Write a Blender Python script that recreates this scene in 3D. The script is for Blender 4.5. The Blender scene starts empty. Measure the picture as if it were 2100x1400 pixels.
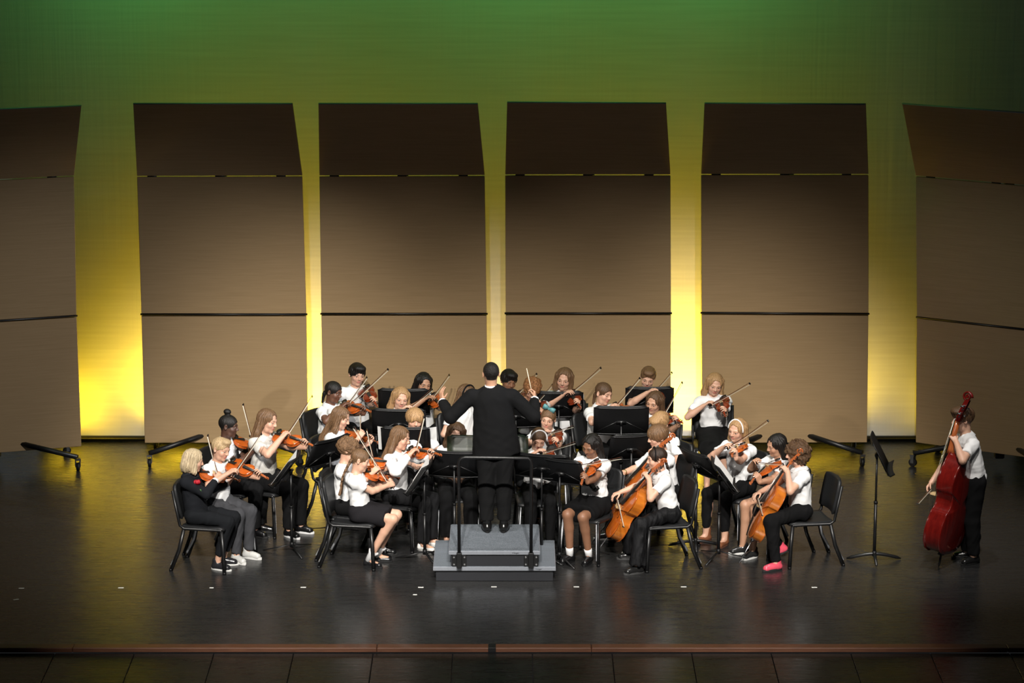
import bpy, bmesh, math, random
import numpy as np
from mathutils import Vector, Matrix

random.seed(7)
SC = bpy.context.scene
COL = SC.collection
R = math.radians

# ------------------------------------------------------------------ camera, world, lights, exposure
PITCH = 12.5
FPX = 6020.0
CAM = np.array([0.0, -26.84, 8.30])
_p = R(PITCH)
CU = np.array([0, math.sin(_p), math.cos(_p)])
CF = np.array([0, math.cos(_p), -math.sin(_p)])
CX = np.array([1.0, 0, 0])

cd = bpy.data.cameras.new('camera')
cam = bpy.data.objects.new('camera', cd)
COL.objects.link(cam)
cam.location = CAM
cam.rotation_euler = (R(90 - PITCH), 0, 0)
cd.sensor_width = 36
cd.lens = 36 * FPX / 2100
cd.clip_end = 200
SC.camera = cam
SC.view_settings.view_transform = 'Standard'
SC.view_settings.look = 'None'
SC.view_settings.gamma = 1
SC.view_settings.use_curve_mapping = False
SC.view_settings.exposure = 0.0

wd = bpy.data.worlds.new('world')
SC.world = wd
wd.use_nodes = True
wd.node_tree.nodes['Background'].inputs[0].default_value = (0.9, 0.95, 1, 1)
wd.node_tree.nodes['Background'].inputs[1].default_value = 0.012


def spot(name, loc, tgt, power, color, size, blend, radius=0.1):
    l = bpy.data.lights.new(name, 'SPOT')
    l.energy = power
    l.color = color
    l.spot_size = R(size)
    l.spot_blend = blend
    l.shadow_soft_size = radius
    o = bpy.data.objects.new(name, l)
    COL.objects.link(o)
    o.location = loc
    d = Vector(tgt) - Vector(loc)
    o.rotation_euler = d.to_track_quat('-Z', 'Y').to_euler()
    return o


def area(name, loc, tgt, power, color, sx, sy, spread=180):
    l = bpy.data.lights.new(name, 'AREA')
    l.shape = 'RECTANGLE'
    l.size = sx
    l.size_y = sy
    l.energy = power
    l.color = color
    l.spread = R(spread)
    o = bpy.data.objects.new(name, l)
    COL.objects.link(o)
    o.location = loc
    d = Vector(tgt) - Vector(loc)
    o.rotation_euler = d.to_track_quat('-Z', 'Y').to_euler()
    return o


# front-of-house profile lamps on the players, shuttered at the sides, aimed low so that the shells fade upwards
for lx, pw, sx in ((-2.45, 8600, 0.62), (-1.2, 7600, 0.8), (1.2, 7600, 0.8), (2.5, 7000, 0.58)):
    spot('front_spot', (lx * 0.9, -12.0, 9.6), (lx, 1.9, -0.5), pw, (1.0, 0.955, 0.885), 30, 1.0, 0.14).scale = (sx, 1.04, 1)
# steep fill lamp, added to light the bassist but not the cloth behind
spot('bass_fill_spot', (4.0, -4.5, 9.5), (4.25, 0.55, 0.7), 2300, (1.0, 0.96, 0.90), 21, 1.0, 0.12)
# overhead stage downlights
for lx, pw in ((-3.0, 1100), (0.0, 1000), (3.0, 1100)):
    spot('down_spot', (lx, -0.6, 9.0), (lx, 1.8, 0), pw, (1.0, 0.96, 0.92), 40, 1.0, 0.12)
# cross lights from the wings onto the angled shells
spot('side_spot_right', (7.5, -3.0, 6.0), (-5.5, 4.2, 0.5), 3300, (0.93, 0.95, 1.0), 24, 1.0, 0.2)
spot('side_spot_left', (-7.5, -3.0, 6.0), (5.5, 4.2, 0.3), 1300, (1.0, 0.95, 0.88), 24, 1.0, 0.2)
CYC_Y = 5.42
# cyclorama ground row (yellow, hidden behind the shells) and border lamps (green, above the frame)
for gx, gp, ax in ((-5.15, 9, -4.5), (-3.72, 30, -3.72), (-2.35, 42, -2.35), (-0.9, 13, -0.9), (0.5, 12, 0.5), (1.9, 52, 1.9), (3.55, 9, 3.6), (4.95, 2.5, 4.4)):
    area('ground_row_lamp', (gx, CYC_Y - 0.50, 0.14), (ax, CYC_Y + 0.02, 0.75), gp, (1.0, 0.65, 0.02), 0.6, 0.10, 104)
for gx, gp in ((-4.1, 13), (-2.0, 6), (0.0, 11), (2.2, 11.5), (3.5, 1.5)):
    area('border_lamp', (gx, CYC_Y - 1.15, 6.9), (gx, CYC_Y, 5.0), gp, (0.10, 0.74, 0.15), 0.8, 0.25, 140)


def ray(px, py):
    return CF + CX * ((px - 1050) / FPX) - CU * ((py - 700) / FPX)


def atz(px, py, z):
    d = ray(px, py)
    return CAM + d * ((z - CAM[2]) / d[2])


def aty(px, py, Y):
    d = ray(px, py)
    return CAM + d * ((Y - CAM[1]) / d[1])


def proj(P):
    v = np.asarray(P, float) - CAM
    w = v @ CF
    return np.array([1050 + FPX * (v @ CX) / w, 700 - FPX * (v @ CU) / w]), FPX / w


def nrm(v):
    v = np.asarray(v, float)
    return v / (np.linalg.norm(v) + 1e-12)


UP = np.array([0, 0, 1.0])


def fdir(yaw):
    a = R(yaw)
    return np.array([math.sin(a), -math.cos(a), 0])


# ------------------------------------------------------------------ materials
def mat(name, base=(0.5, 0.5, 0.5), rough=0.5, metal=0.0, **kw):
    m = bpy.data.materials.new(name)
    m.use_nodes = True
    nt = m.node_tree
    b = nt.nodes['Principled BSDF']
    b.inputs['Base Color'].default_value = (*base, 1)
    b.inputs['Roughness'].default_value = rough
    b.inputs['Metallic'].default_value = metal
    for k, v in kw.items():
        b.inputs[k.replace('_', ' ')].default_value = v
    return m, nt, b


def N(nt, typ, **kw):
    n = nt.nodes.new(typ)
    for k, v in kw.items():
        if k in n.inputs:
            n.inputs[k].default_value = v
        else:
            setattr(n, k, v)
    return n


def coords(nt, scale=(1, 1, 1), kind='Object'):
    t = N(nt, 'ShaderNodeTexCoord')
    mp = N(nt, 'ShaderNodeMapping')
    mp.inputs['Scale'].default_value = scale
    nt.links.new(t.outputs[kind], mp.inputs[0])
    return mp.outputs[0]


def noise(nt, vec, scale=5, detail=3, rough=0.5):
    n = N(nt, 'ShaderNodeTexNoise')
    n.inputs['Scale'].default_value = scale
    n.inputs['Detail'].default_value = detail
    n.inputs['Roughness'].default_value = rough
    nt.links.new(vec, n.inputs['Vector'])
    return n.outputs['Fac']


def ramp(nt, fac, stops):
    r = N(nt, 'ShaderNodeValToRGB')
    e = r.color_ramp.elements
    while len(e) < len(stops):
        e.new(0.5)
    for i, (p, c) in enumerate(stops):
        e[i].position = p
        e[i].color = (*c, 1)
    nt.links.new(fac, r.inputs[0])
    return r.outputs[0]


def bump(nt, b, h, strength=0.2, dist=0.01):
    n = N(nt, 'ShaderNodeBump')
    n.inputs['Strength'].default_value = strength
    n.inputs['Distance'].default_value = dist
    nt.links.new(h, n.inputs['Height'])
    nt.links.new(n.outputs[0], b.inputs['Normal'])


def mul_color(nt, b, col, fac, lo=0.8, hi=1.15, f0=0.0, f1=1.0):
    mr = N(nt, 'ShaderNodeMapRange')
    mr.inputs[1].default_value = f0
    mr.inputs[2].default_value = f1
    mr.inputs[3].default_value = lo
    mr.inputs[4].default_value = hi
    nt.links.new(fac, mr.inputs[0])
    mx = N(nt, 'ShaderNodeVectorMath', operation='SCALE')
    nt.links.new(col, mx.inputs[0])
    nt.links.new(mr.outputs[0], mx.inputs['Scale'])
    nt.links.new(mx.outputs[0], b.inputs['Base Color'])


M = {}


def simple(key, base, rough, metal=0.0, nscale=30, amt=0.12, bumpv=0.05, **kw):
    m, nt, b = mat(key, base, rough, metal, **kw)
    v = coords(nt)
    f = noise(nt, v, nscale, 4)
    rgb = N(nt, 'ShaderNodeRGB')
    rgb.outputs[0].default_value = (*base, 1)
    mul_color(nt, b, rgb.outputs[0], f, 1 - amt, 1 + amt)
    if bumpv:
        bump(nt, b, f, bumpv, 0.004)
    M[key] = m
    return m


def grain(key, c0, c1, rough, scale=(30, 2.5, 30), coat=0.0, ns=3, bumpv=0.03):
    m, nt, b = mat(key, c0, rough)
    f = noise(nt, coords(nt, scale), ns, 4, 0.6)
    c = ramp(nt, f, [(0.3, c0), (0.7, c1)])
    nt.links.new(c, b.inputs['Base Color'])
    b.inputs['Coat Weight'].default_value = coat
    b.inputs['Coat Roughness'].default_value = 0.08
    bump(nt, b, f, bumpv, 0.003)
    M[key] = m
    return m


# object-colour materials (cloth, hair): the colour is the object's own
def obj_mat(key, rough, nscale, stretch, lo, hi, bs, sheen=0.0, spec=0.5, f0=0.0, f1=1.0):
    m, nt, b = mat(key, (0.5, 0.5, 0.5), rough)
    oi = N(nt, 'ShaderNodeObjectInfo')
    f = noise(nt, coords(nt, stretch), nscale, 5, 0.6)
    mul_color(nt, b, oi.outputs['Color'], f, lo, hi, f0, f1)
    bump(nt, b, f, bs, 0.012)
    b.inputs['Sheen Weight'].default_value = sheen
    b.inputs['Specular IOR Level'].default_value = spec
    M[key] = m


obj_mat('cloth', 0.9, 16, (1, 1, 0.6), 0.92, 1.05, 0.25, 0.0, 0.12)
obj_mat('velvet', 0.6, 9, (3, 3, 0.5), 0.3, 1.6, 0.7, 0.0, 0.12, 0.3, 0.7)
obj_mat('hair', 0.45, 1.0, (150, 150, 8), 0.45, 1.55, 0.5, 0.0, 0.4, 0.3, 0.7)
obj_mat('curl_hair', 0.5, 1.0, (80, 80, 80), 0.45, 1.6, 0.9, 0.0, 0.3, 0.3, 0.7)
obj_mat('leather', 0.22, 40, (1, 1, 1), 0.9, 1.1, 0.08, 0.0, 0.6)
obj_mat('rubber', 0.6, 60, (1, 1, 1), 0.9, 1.1, 0.1, 0.0, 0.4)

m, nt, b = mat('skin', (0.6, 0.4, 0.3), 0.5)
at = N(nt, 'ShaderNodeAttribute', attribute_name='tint')
f = noise(nt, coords(nt), 60, 3)
mul_color(nt, b, at.outputs['Color'], f, 0.94, 1.06)
b.inputs['Subsurface Weight'].default_value = 0.08
b.inputs['Subsurface Radius'].default_value = (0.012, 0.005, 0.003)
M['skin'] = m

simple('eye_white', (0.42, 0.39, 0.37), 0.3, bumpv=0)
simple('iris', (0.035, 0.022, 0.014), 0.15, bumpv=0)
simple('black_plastic', (0.006, 0.006, 0.0065), 0.5, nscale=80, bumpv=0.1, Specular_IOR_Level=0.3)
simple('black_metal', (0.007, 0.007, 0.0075), 0.38, nscale=90, bumpv=0.06)
simple('chair_plastic', (0.012, 0.0125, 0.0135), 0.45, nscale=120, bumpv=0.12, Specular_IOR_Level=0.4)
simple('chrome', (0.75, 0.76, 0.78), 0.22, 1.0, bumpv=0.02)
simple('pale_metal', (0.72, 0.74, 0.78), 0.3, 0.0, bumpv=0.02)
simple('ebony', (0.012, 0.010, 0.009), 0.35, bumpv=0.03)
simple('bow_hair', (0.72, 0.66, 0.54), 0.5, bumpv=0)
simple('white_plastic', (0.75, 0.75, 0.72), 0.4, bumpv=0)
simple('maple', (0.62, 0.44, 0.22), 0.4, bumpv=0.02)
simple('string_metal', (0.55, 0.54, 0.5), 0.3, 0.9, bumpv=0)
simple('tape', (0.82, 0.82, 0.78), 0.6, bumpv=0.05)
simple('rose', (0.42, 0.008, 0.02), 0.6, bumpv=0.2)
simple('leaf', (0.04, 0.12, 0.03), 0.6)
simple('ribbon_teal', (0.10, 0.28, 0.30), 0.5)
simple('alu', (0.30, 0.32, 0.36), 0.42, 0.35, nscale=40)
simple('podium_skirt', (0.016, 0.017, 0.021), 0.5, nscale=60)
simple('caster_metal', (0.12, 0.12, 0.12), 0.35, 0.8)
simple('gold', (0.55, 0.42, 0.2), 0.3, 0.9)
grain('violin_wood', (0.40, 0.068, 0.008), (0.56, 0.125, 0.018), 0.25, (40, 4, 40), 0.6)
grain('violin_dark', (0.17, 0.022, 0.007), (0.27, 0.042, 0.012), 0.25, (40, 4, 40), 0.6)
grain('violin_neck', (0.34, 0.075, 0.02), (0.46, 0.13, 0.035), 0.3, (40, 4, 40), 0.5)
grain('cello_wood', (0.38, 0.070, 0.007), (0.52, 0.130, 0.014), 0.22, (16, 2.2, 16), 0.7)
grain('cello_rib', (0.40, 0.098, 0.009), (0.60, 0.19, 0.022), 0.22, (6, 6, 2), 0.7)
grain('bass_wood', (0.095, 0.004, 0.003), (0.17, 0.008, 0.005), 0.18, (10, 1.6, 10), 1.0)
grain('bow_stick', (0.055, 0.018, 0.010), (0.12, 0.04, 0.02), 0.35, (60, 4, 60), 0.3)
grain('baton_wood', (0.72, 0.60, 0.42), (0.8, 0.7, 0.52), 0.5, (60, 4, 60))
grain('shell_face', (0.340, 0.222, 0.105), (0.395, 0.262, 0.130), 0.5, (1.1, 1.1, 42), 0.0, 2.0, 0.015)
grain('nosing_wood', (0.065, 0.024, 0.012), (0.115, 0.045, 0.022), 0.45, (2.2, 40, 40), 0.1, 3, 0.1)

# carpeted podium
m, nt, b = mat('podium_carpet', (0.2, 0.22, 0.25), 0.95)
v = coords(nt)
f = noise(nt, v, 170, 2)
f2 = noise(nt, coords(nt, (3, 9, 3)), 2.2, 3)
c = ramp(nt, f, [(0.33, (0.075, 0.09, 0.108)), (0.66, (0.205, 0.23, 0.262))])
mul_color(nt, b, c, f2, 0.75, 1.2)
bump(nt, b, f, 0.6, 0.004)
M['podium_carpet'] = m

# stage floor: black vinyl, semi-gloss, scuffed
m, nt, b = mat('stage_floor', (0.02, 0.02, 0.02), 0.3)
v = coords(nt)
st = noise(nt, coords(nt, (0.8, 9, 1)), 3.0, 5, 0.65)
big = noise(nt, v, 0.7, 3)
sc1 = noise(nt, coords(nt, (5, 26, 1)), 4.0, 2, 0.5)
base = ramp(nt, st, [(0.25, (0.013, 0.013, 0.0135)), (0.8, (0.026, 0.026, 0.026))])
scr = ramp(nt, sc1, [(0.69, (0, 0, 0)), (0.76, (0.13, 0.13, 0.13))])
patch = ramp(nt, noise(nt, coords(nt, (1, 1, 1)), 1.3, 2), [(0.5, (0, 0, 0)), (0.62, (1, 1, 1))])
mm = N(nt, 'ShaderNodeVectorMath', operation='MULTIPLY')
nt.links.new(scr, mm.inputs[0]); nt.links.new(patch, mm.inputs[1])
ad = N(nt, 'ShaderNodeVectorMath', operation='ADD')
nt.links.new(base, ad.inputs[0]); nt.links.new(mm.outputs[0], ad.inputs[1])
nt.links.new(ad.outputs[0], b.inputs['Base Color'])
rr = N(nt, 'ShaderNodeMapRange'); rr.inputs[3].default_value = 0.20; rr.inputs[4].default_value = 0.36
nt.links.new(st, rr.inputs[0]); nt.links.new(rr.outputs[0], b.inputs['Roughness'])
bump(nt, b, st, 0.06, 0.01)
M['stage_floor'] = m
m2 = m.copy(); m2.name = 'pit_floor_shaded'; M['pit_floor_shaded'] = m2  # floor copy with a darker colour, standing in for the unlit pit
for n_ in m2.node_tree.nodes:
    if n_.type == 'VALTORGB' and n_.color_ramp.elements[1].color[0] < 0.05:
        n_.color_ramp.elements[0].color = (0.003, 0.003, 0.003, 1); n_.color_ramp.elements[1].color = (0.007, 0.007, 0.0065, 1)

# cyclorama cloth
m, nt, b = mat('cyc_cloth', (0.72, 0.72, 0.70), 0.95)
f = noise(nt, coords(nt, (0.5, 1, 14)), 2.0, 3)
f3 = noise(nt, coords(nt, (9, 1, 0.3)), 1.2, 3)
rgb = N(nt, 'ShaderNodeRGB'); rgb.outputs[0].default_value = (0.72, 0.72, 0.70, 1)
mul_color(nt, b, rgb.outputs[0], f, 0.86, 1.1)
bump(nt, b, f3, 0.12, 0.05)
M['cyc_cloth'] = m

# paper with printed staves
m, nt, b = mat('sheet_paper', (0.8, 0.8, 0.77), 0.8)
w = N(nt, 'ShaderNodeTexWave', wave_type='BANDS', bands_direction='Z')
w.inputs['Scale'].default_value = 28
nt.links.new(coords(nt), w.inputs['Vector'])
c = ramp(nt, w.outputs['Fac'], [(0.02, (0.60, 0.60, 0.59)), (0.12, (0.82, 0.82, 0.80))])
nt.links.new(c, b.inputs['Base Color'])
M['sheet_paper'] = m

# smoky translucent desk of the conductor's stand
m, nt, b = mat('smoky_desk', (0.012, 0.020, 0.011), 0.4)
tr = N(nt, 'ShaderNodeBsdfTransparent')
tr.inputs[0].default_value = (0.55, 0.55, 0.42, 1)
mx = N(nt, 'ShaderNodeMixShader'); mx.inputs[0].default_value = 0.62
nt.links.new(tr.outputs[0], mx.inputs[1]); nt.links.new(b.outputs[0], mx.inputs[2])
nt.links.new(mx.outputs[0], nt.nodes['Material Output'].inputs[0])
M['smoky_desk'] = m


# ------------------------------------------------------------------ mesh helpers
def link(o, parent=None):
    COL.objects.link(o)
    if parent is not None:
        o.parent = parent
    return o


def empty(name, loc=(0, 0, 0), label=None, cat=None, group=None, rotz=0):
    o = bpy.data.objects.new(name, None)
    o.empty_display_size = 0.1
    link(o)
    o.location = loc
    o.rotation_euler = (0, 0, rotz)
    tag(o, label, cat, group)
    return o


def tag(o, label=None, cat=None, group=None, kind=None):
    if label: o['label'] = label
    if cat: o['category'] = cat
    if group: o['group'] = group
    if kind: o['kind'] = kind
    return o


def mesh_np(name, V, Q, smooth=True):
    me = bpy.data.meshes.new(name)
    V = np.asarray(V, np.float32); Q = np.asarray(Q, np.int32)
    n = len(Q); k = Q.shape[1]
    me.vertices.add(len(V)); me.vertices.foreach_set('co', V.ravel())
    me.loops.add(n * k); me.loops.foreach_set('vertex_index', Q.ravel())
    me.polygons.add(n)
    me.polygons.foreach_set('loop_start', np.arange(0, n * k, k, dtype=np.int32))
    me.polygons.foreach_set('loop_total', np.full(n, k, np.int32))
    me.polygons.foreach_set('use_smooth', np.full(n, smooth))
    me.update(calc_edges=True)
    return me


def mobj(name, me, m, parent=None, color=None):
    o = bpy.data.objects.new(name, me)
    if m is not None and len(me.materials) == 0:
        me.materials.append(M[m] if isinstance(m, str) else m)
    if color is not None:
        o.color = (*color, 1)
    return link(o, parent)


class MB:
    """collects boxes, tubes and lofts; build() links them as one mesh object"""
    def __init__(s):
        s.bm = bmesh.new(); s.mi = 0

    def face(s, vs, smooth=False):
        try:
            f = s.bm.faces.new(vs); f.material_index = s.mi; f.smooth = smooth
            return f
        except ValueError:
            return None

    def loft(s, rings, closed=True, caps=True, smooth=True):
        rr = [[s.bm.verts.new(tuple(p)) for p in r] for r in rings]
        n = len(rr[0])
        for a, b_ in zip(rr[:-1], rr[1:]):
            for i in range(n if closed else n - 1):
                j = (i + 1) % n
                s.face([a[i], a[j], b_[j], b_[i]], smooth)
        if caps:
            s.face(list(reversed(rr[0]))); s.face(rr[-1])
        return rr

    def tube(s, pts, r, n=8, flat=(1, 1), caps=True, up=None):
        pts = [np.asarray(p, float) for p in pts]
        rs = r if hasattr(r, '__len__') else [r] * len(pts)
        rings = []
        ref = None
        for i, p in enumerate(pts):
            t = nrm(pts[min(i + 1, len(pts) - 1)] - pts[max(i - 1, 0)])
            if ref is None:
                ref = np.asarray(up, float) if up is not None else (UP if abs(t[2]) < 0.9 else np.array([0, 1.0, 0]))
            u = nrm(ref - t * (ref @ t)); ref = u
            w_ = np.cross(t, u)
            rings.append([p + (u * math.cos(a) * flat[0] + w_ * math.sin(a) * flat[1]) * rs[i]
                          for a in np.linspace(0, 2 * math.pi, n, endpoint=False)])
        s.loft(rings, True, caps)

    def box(s, lo, hi, bev=0.0, mtx=None):
        lo = np.asarray(lo, float); hi = np.asarray(hi, float)
        if bev <= 0:
            c = [(lo[0], lo[1]), (hi[0], lo[1]), (hi[0], hi[1]), (lo[0], hi[1])]
            rings = [[(x, y, z) for x, y in c] for z in (lo[2], hi[2])]
        else:
            e = min(bev, min(hi - lo) * 0.49)
            def rg(q, z):
                x0, y0, x1, y1 = lo[0] + q, lo[1] + q, hi[0] - q, hi[1] - q
                k = e * 0.6
                return [(x0 + k, y0, z), (x1 - k, y0, z), (x1, y0 + k, z), (x1, y1 - k, z), (x1 - k, y1, z), (x0 + k, y1, z), (x0, y1 - k, z), (x0, y0 + k, z)]
            rings = [rg(e, lo[2]), rg(0, lo[2] + e), rg(0, hi[2] - e), rg(e, hi[2])]
        if mtx is not None:
            rings = [[tuple(mtx @ Vector(p)) for p in r] for r in rings]
        s.loft(rings, True, True, False)

    def prism(s, bottom, top):
        s.loft([bottom, top], True, True, False)

    def mesh(s, name, mats):
        bmesh.ops.recalc_face_normals(s.bm, faces=s.bm.faces)
        me = bpy.data.meshes.new(name)
        s.bm.to_mesh(me); s.bm.free()
        for m_ in (mats if isinstance(mats, (list, tuple)) else [mats]):
            me.materials.append(M[m_])
        return me

    def build(s, name, mats, parent=None, color=None):
        return mobj(name, s.mesh(name, mats), None, parent, color)


def copy_tree(o, parent=None):
    c = o.copy(); COL.objects.link(c)
    if parent is not None:
        c.parent = parent
    for ch in list(o.children):
        copy_tree(ch, c)
    return c


def frame_mtx(o, x, y, z):
    m_ = Matrix.Identity(4)
    for i in range(3):
        m_[i][0] = x[i]; m_[i][1] = y[i]; m_[i][2] = z[i]; m_[i][3] = o[i]
    return m_


# ------------------------------------------------------------------ the setting
fl_y0 = atz(1050, 1322, 0)[1]
nose_y = atz(1050, 1330.5, 0)[1]
b_ = MB(); b_.box((-14, fl_y0, -0.05), (14, 12, 0))
tag(b_.build('floor', 'stage_floor'), 'black semi-gloss stage floor with scuff marks', None, None, 'structure')
tr_ = empty('trim_1', (0, 0, 0)); tag(tr_, 'brown wooden nosing strip along the front edge of the stage', None, None, 'structure')
xs = [-14, -8.5, -3.9, -1.2, 0.705, 4.4, 8.8, 14]
for a, c in zip(xs[:-1], xs[1:]):
    b_ = MB(); b_.box((a + 0.0015, nose_y, -0.034), (c - 0.0015, fl_y0, 0.010), 0.006)
    b_.build('board', 'nosing_wood', tr_)
b_ = MB(); sq = atz(1009, 1329, 0)
b_.box((sq[0] - 0.034, nose_y - 0.006, -0.030), (sq[0] + 0.034, fl_y0 - 0.004, 0.014), 0.004)
b_.build('cover_plate', 'black_plastic', tr_)
pit = empty('floor_pit', (0, 0, 0)); tag(pit, 'shade-darkened pit cover panels below the wooden stage edge', None, None, 'structure')
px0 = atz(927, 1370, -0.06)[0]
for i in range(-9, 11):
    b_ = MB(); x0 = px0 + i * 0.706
    b_.box((x0 + 0.003, nose_y - 0.92, -0.11), (x0 + 0.703, nose_y - 0.008, -0.036), 0.003); b_.build('panel', 'pit_floor_shaded', pit)
    b_ = MB(); b_.box((x0 + 0.003, nose_y - 3.0, -0.11), (x0 + 0.703, nose_y - 0.926, -0.036), 0.003); b_.build('panel', 'pit_floor_shaded', pit)

# cyclorama
nx, nz = 161, 60
X_ = np.linspace(-11, 11, nx); Z_ = np.linspace(0.0, 9.5, nz)
V = np.array([(x, CYC_Y + 0.012 * math.sin(x * 2.1) + 0.006 * math.sin(x * 7.3 + z * 0.4) * max(0, 1 - z / 3), z) for x in X_ for z in Z_])
Q = np.array([(i * nz + j, (i + 1) * nz + j, (i + 1) * nz + j + 1, i * nz + j + 1) for i in range(nx - 1) for j in range(nz - 1)])
cy = mobj('cyclorama', mesh_np('cyclorama', V, Q), 'cyc_cloth')
tag(cy, 'tall pale cyclorama cloth lit yellow below and green above', 'backdrop')
b_ = MB(); b_.tube([(-11, CYC_Y - 0.02, 0.03), (11, CYC_Y - 0.02, 0.03)], 0.03, 8)
b_.build('hem_pipe', 'black_metal', cy)


# acoustic shell towers
def plane_hit(px, py, p0, n):
    d = ray(px, py)
    return CAM + d * (((p0 - CAM) @ n) / (d @ n))


def shell(label, bl, br, seam, mid, top, ext=0, lean=0.36):
    """corner pixels of the face; ext=-1/1: that side lies outside the frame, the tower is 1.83 m wide"""
    ZB = 0.19
    pL = atz(*bl, ZB); pR = atz(*br, ZB)
    d = nrm(pR - pL)
    W = 1.83
    if ext == -1: pL = pR - d * W
    if ext == 1: pR = pL + d * W
    n = nrm(np.cross(d, UP)); n = n if n[1] < 0 else -n
    def row(l, r, off, nn=n, base=None):
        o0 = (pL if base is None else base) + n * off
        a = plane_hit(*l, o0, nn) if l else None
        c = plane_hit(*r, o0, nn) if r else None
        if a is None: a = c - d * W
        if c is None: c = a + d * W
        if ext: # keep level
            z = (c if ext == -1 else a)[2]; a[2] = c[2] = z
        return a, c
    L = None if ext == -1 else 1
    Rr = None if ext == 1 else 1
    root = empty('acoustic_shell', tuple((pL + pR) / 2 * np.array([1, 1, 0])), label, 'shell tower', 'acoustic shell towers across the stage')
    org = np.array(root.location)
    def panel(name, A, B, C, D, th=0.035, nn=n):
        q = [np.asarray(v_) - org for v_ in (A, B, C, D)]
        m_ = MB(); m_.prism(q, [v_ - nn * th for v_ in q])
        o = m_.build(name, 'shell_face', root)
        bv = o.modifiers.new('b', 'BEVEL'); bv.width = 0.004; bv.segments = 1
        return o
    g = lambda p_, k: p_ if k else None
    lo = (np.array(pL), np.array(pR))
    s0 = row(g(seam[0], L), g(seam[1], Rr), 0.0)
    panel('lower_panel', lo[0], lo[1], s0[1] - UP * 0.012, s0[0] - UP * 0.012)
    s1 = row(g(seam[0], L), g(seam[1], Rr), 0.05)
    m1 = row(g(mid[0], L), g(mid[1], Rr), 0.05)
    panel('upper_panel', s1[0] + UP * 0.008, s1[1] + UP * 0.008, m1[1] - UP * 0.006, m1[0] - UP * 0.006)
    # canopy leans out over the players
    cn = nrm(n * math.cos(lean) - UP * math.sin(lean))
    t0 = row(g(top[0], L), g(top[1], Rr), 0.05, cn, m1[0] if L else m1[1] )
    panel('canopy_panel', m1[0] + UP * 0.006, m1[1] + UP * 0.006, t0[1], t0[0], 0.03, cn)
    # edge channels, seam bar, canopy cap
    def bar(name, a, c, r=0.012, mm_='black_metal', dz=0, off=0.0):
        m_ = MB(); m_.tube([np.asarray(a) - org + UP * dz + n * off, np.asarray(c) - org + UP * dz + n * off], r, 6)
        return m_.build(name, mm_, root)
    bar('seam_bar', s1[0] - d * 0.012, s1[1] + d * 0.012, 0.011, dz=-0.004, off=-0.012)
    bar('canopy_cap', t0[0], t0[1], 0.010, 'alu', off=-0.008)
    for a, c in ((m1[0], m1[1]),):
        for q in (0.09, 0.5, 0.87):
            pq = a + (c - a) * q
            bar('hinge', pq - d * 0.05, pq + d * 0.05, 0.010, off=-0.02)
    # mast and dolly behind / under the panel
    ctr = (pL + pR) / 2
    m_ = MB(); m_.box((-0.05, -0.05, 0.10), (0.05, 0.05, (m1[0][2])), 0.01, Matrix.Translation(Vector(ctr - n * 0.16 - org) - Vector((0, 0, ctr[2]))))
    m_.build('mast', 'black_metal', root)
    for sgn in (-1, 1):
        for fb in (1, -1):
            foot = ctr + d * sgn * 0.82 + n * (0.30 if fb == 1 else -0.42)
            foot[2] = 0.150
            inner = ctr - n * 0.12 + d * sgn * 0.10; inner[2] = 0.30
            m_ = MB(); m_.tube([inner - org, foot - org], 0.030, 8); m_.build('dolly_arm', 'black_metal', root)
            cp = foot - org
            cs = empty('caster', (0, 0, 0)); cs.parent = root; cs.location = tuple(cp * np.array([1, 1, 0]))
            m_ = MB(); m_.tube([(-0.016, 0, 0.045), (0.016, 0, 0.045)], 0.045, 14, up=(0, 0, 1)); m_.build('wheel', 'black_plastic', cs)
            m_ = MB()
            m_.box((-0.028, -0.02, 0.04), (-0.020, 0.02, 0.125)); m_.box((0.020, -0.02, 0.04), (0.028, 0.02, 0.125)); m_.box((-0.03, -0.025, 0.115), (0.03, 0.025, 0.135))
            m_.build('fork', 'caster_metal', cs)
            cs.rotation_euler[2] = random.uniform(-1, 1)
    return root


shell('angled shell tower at the left edge of the stage', (0, 928), (167, 915), ((0, 658), (157, 647)), ((0, 368), (152, 361)), ((0, 219), (167, 217)), -1)
shell('tan shell tower behind the left violin section', (297, 908), (632, 907), ((290, 644), (628, 644)), ((281, 362), (620, 361)), ((273, 213), (600, 213)))
shell('tan shell tower left of the conductor', (663, 907.5), (1000, 907), ((659, 643), (998, 643)), ((655, 361), (994, 360)), ((653, 213), (980, 213)))
shell('tan shell tower right of the conductor', (1039, 907), (1375, 907), ((1037, 642), (1376, 642)), ((1036, 359), (1375, 359)), ((1040, 210), (1366, 212)))
shell('tan shell tower behind the two right-hand cellists', (1441, 908), (1778, 907), ((1439, 641), (1781, 643)), ((1438, 358), (1781, 358)), ((1445, 212), (1776, 214)))
shell('angled shell tower at the right edge behind the double bass', (1878, 907), (2100, 937), ((1880, 650), (2100, 664)), ((1878, 361), (2100, 367)), ((1850, 213), (2100, 218)), 1)

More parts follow.
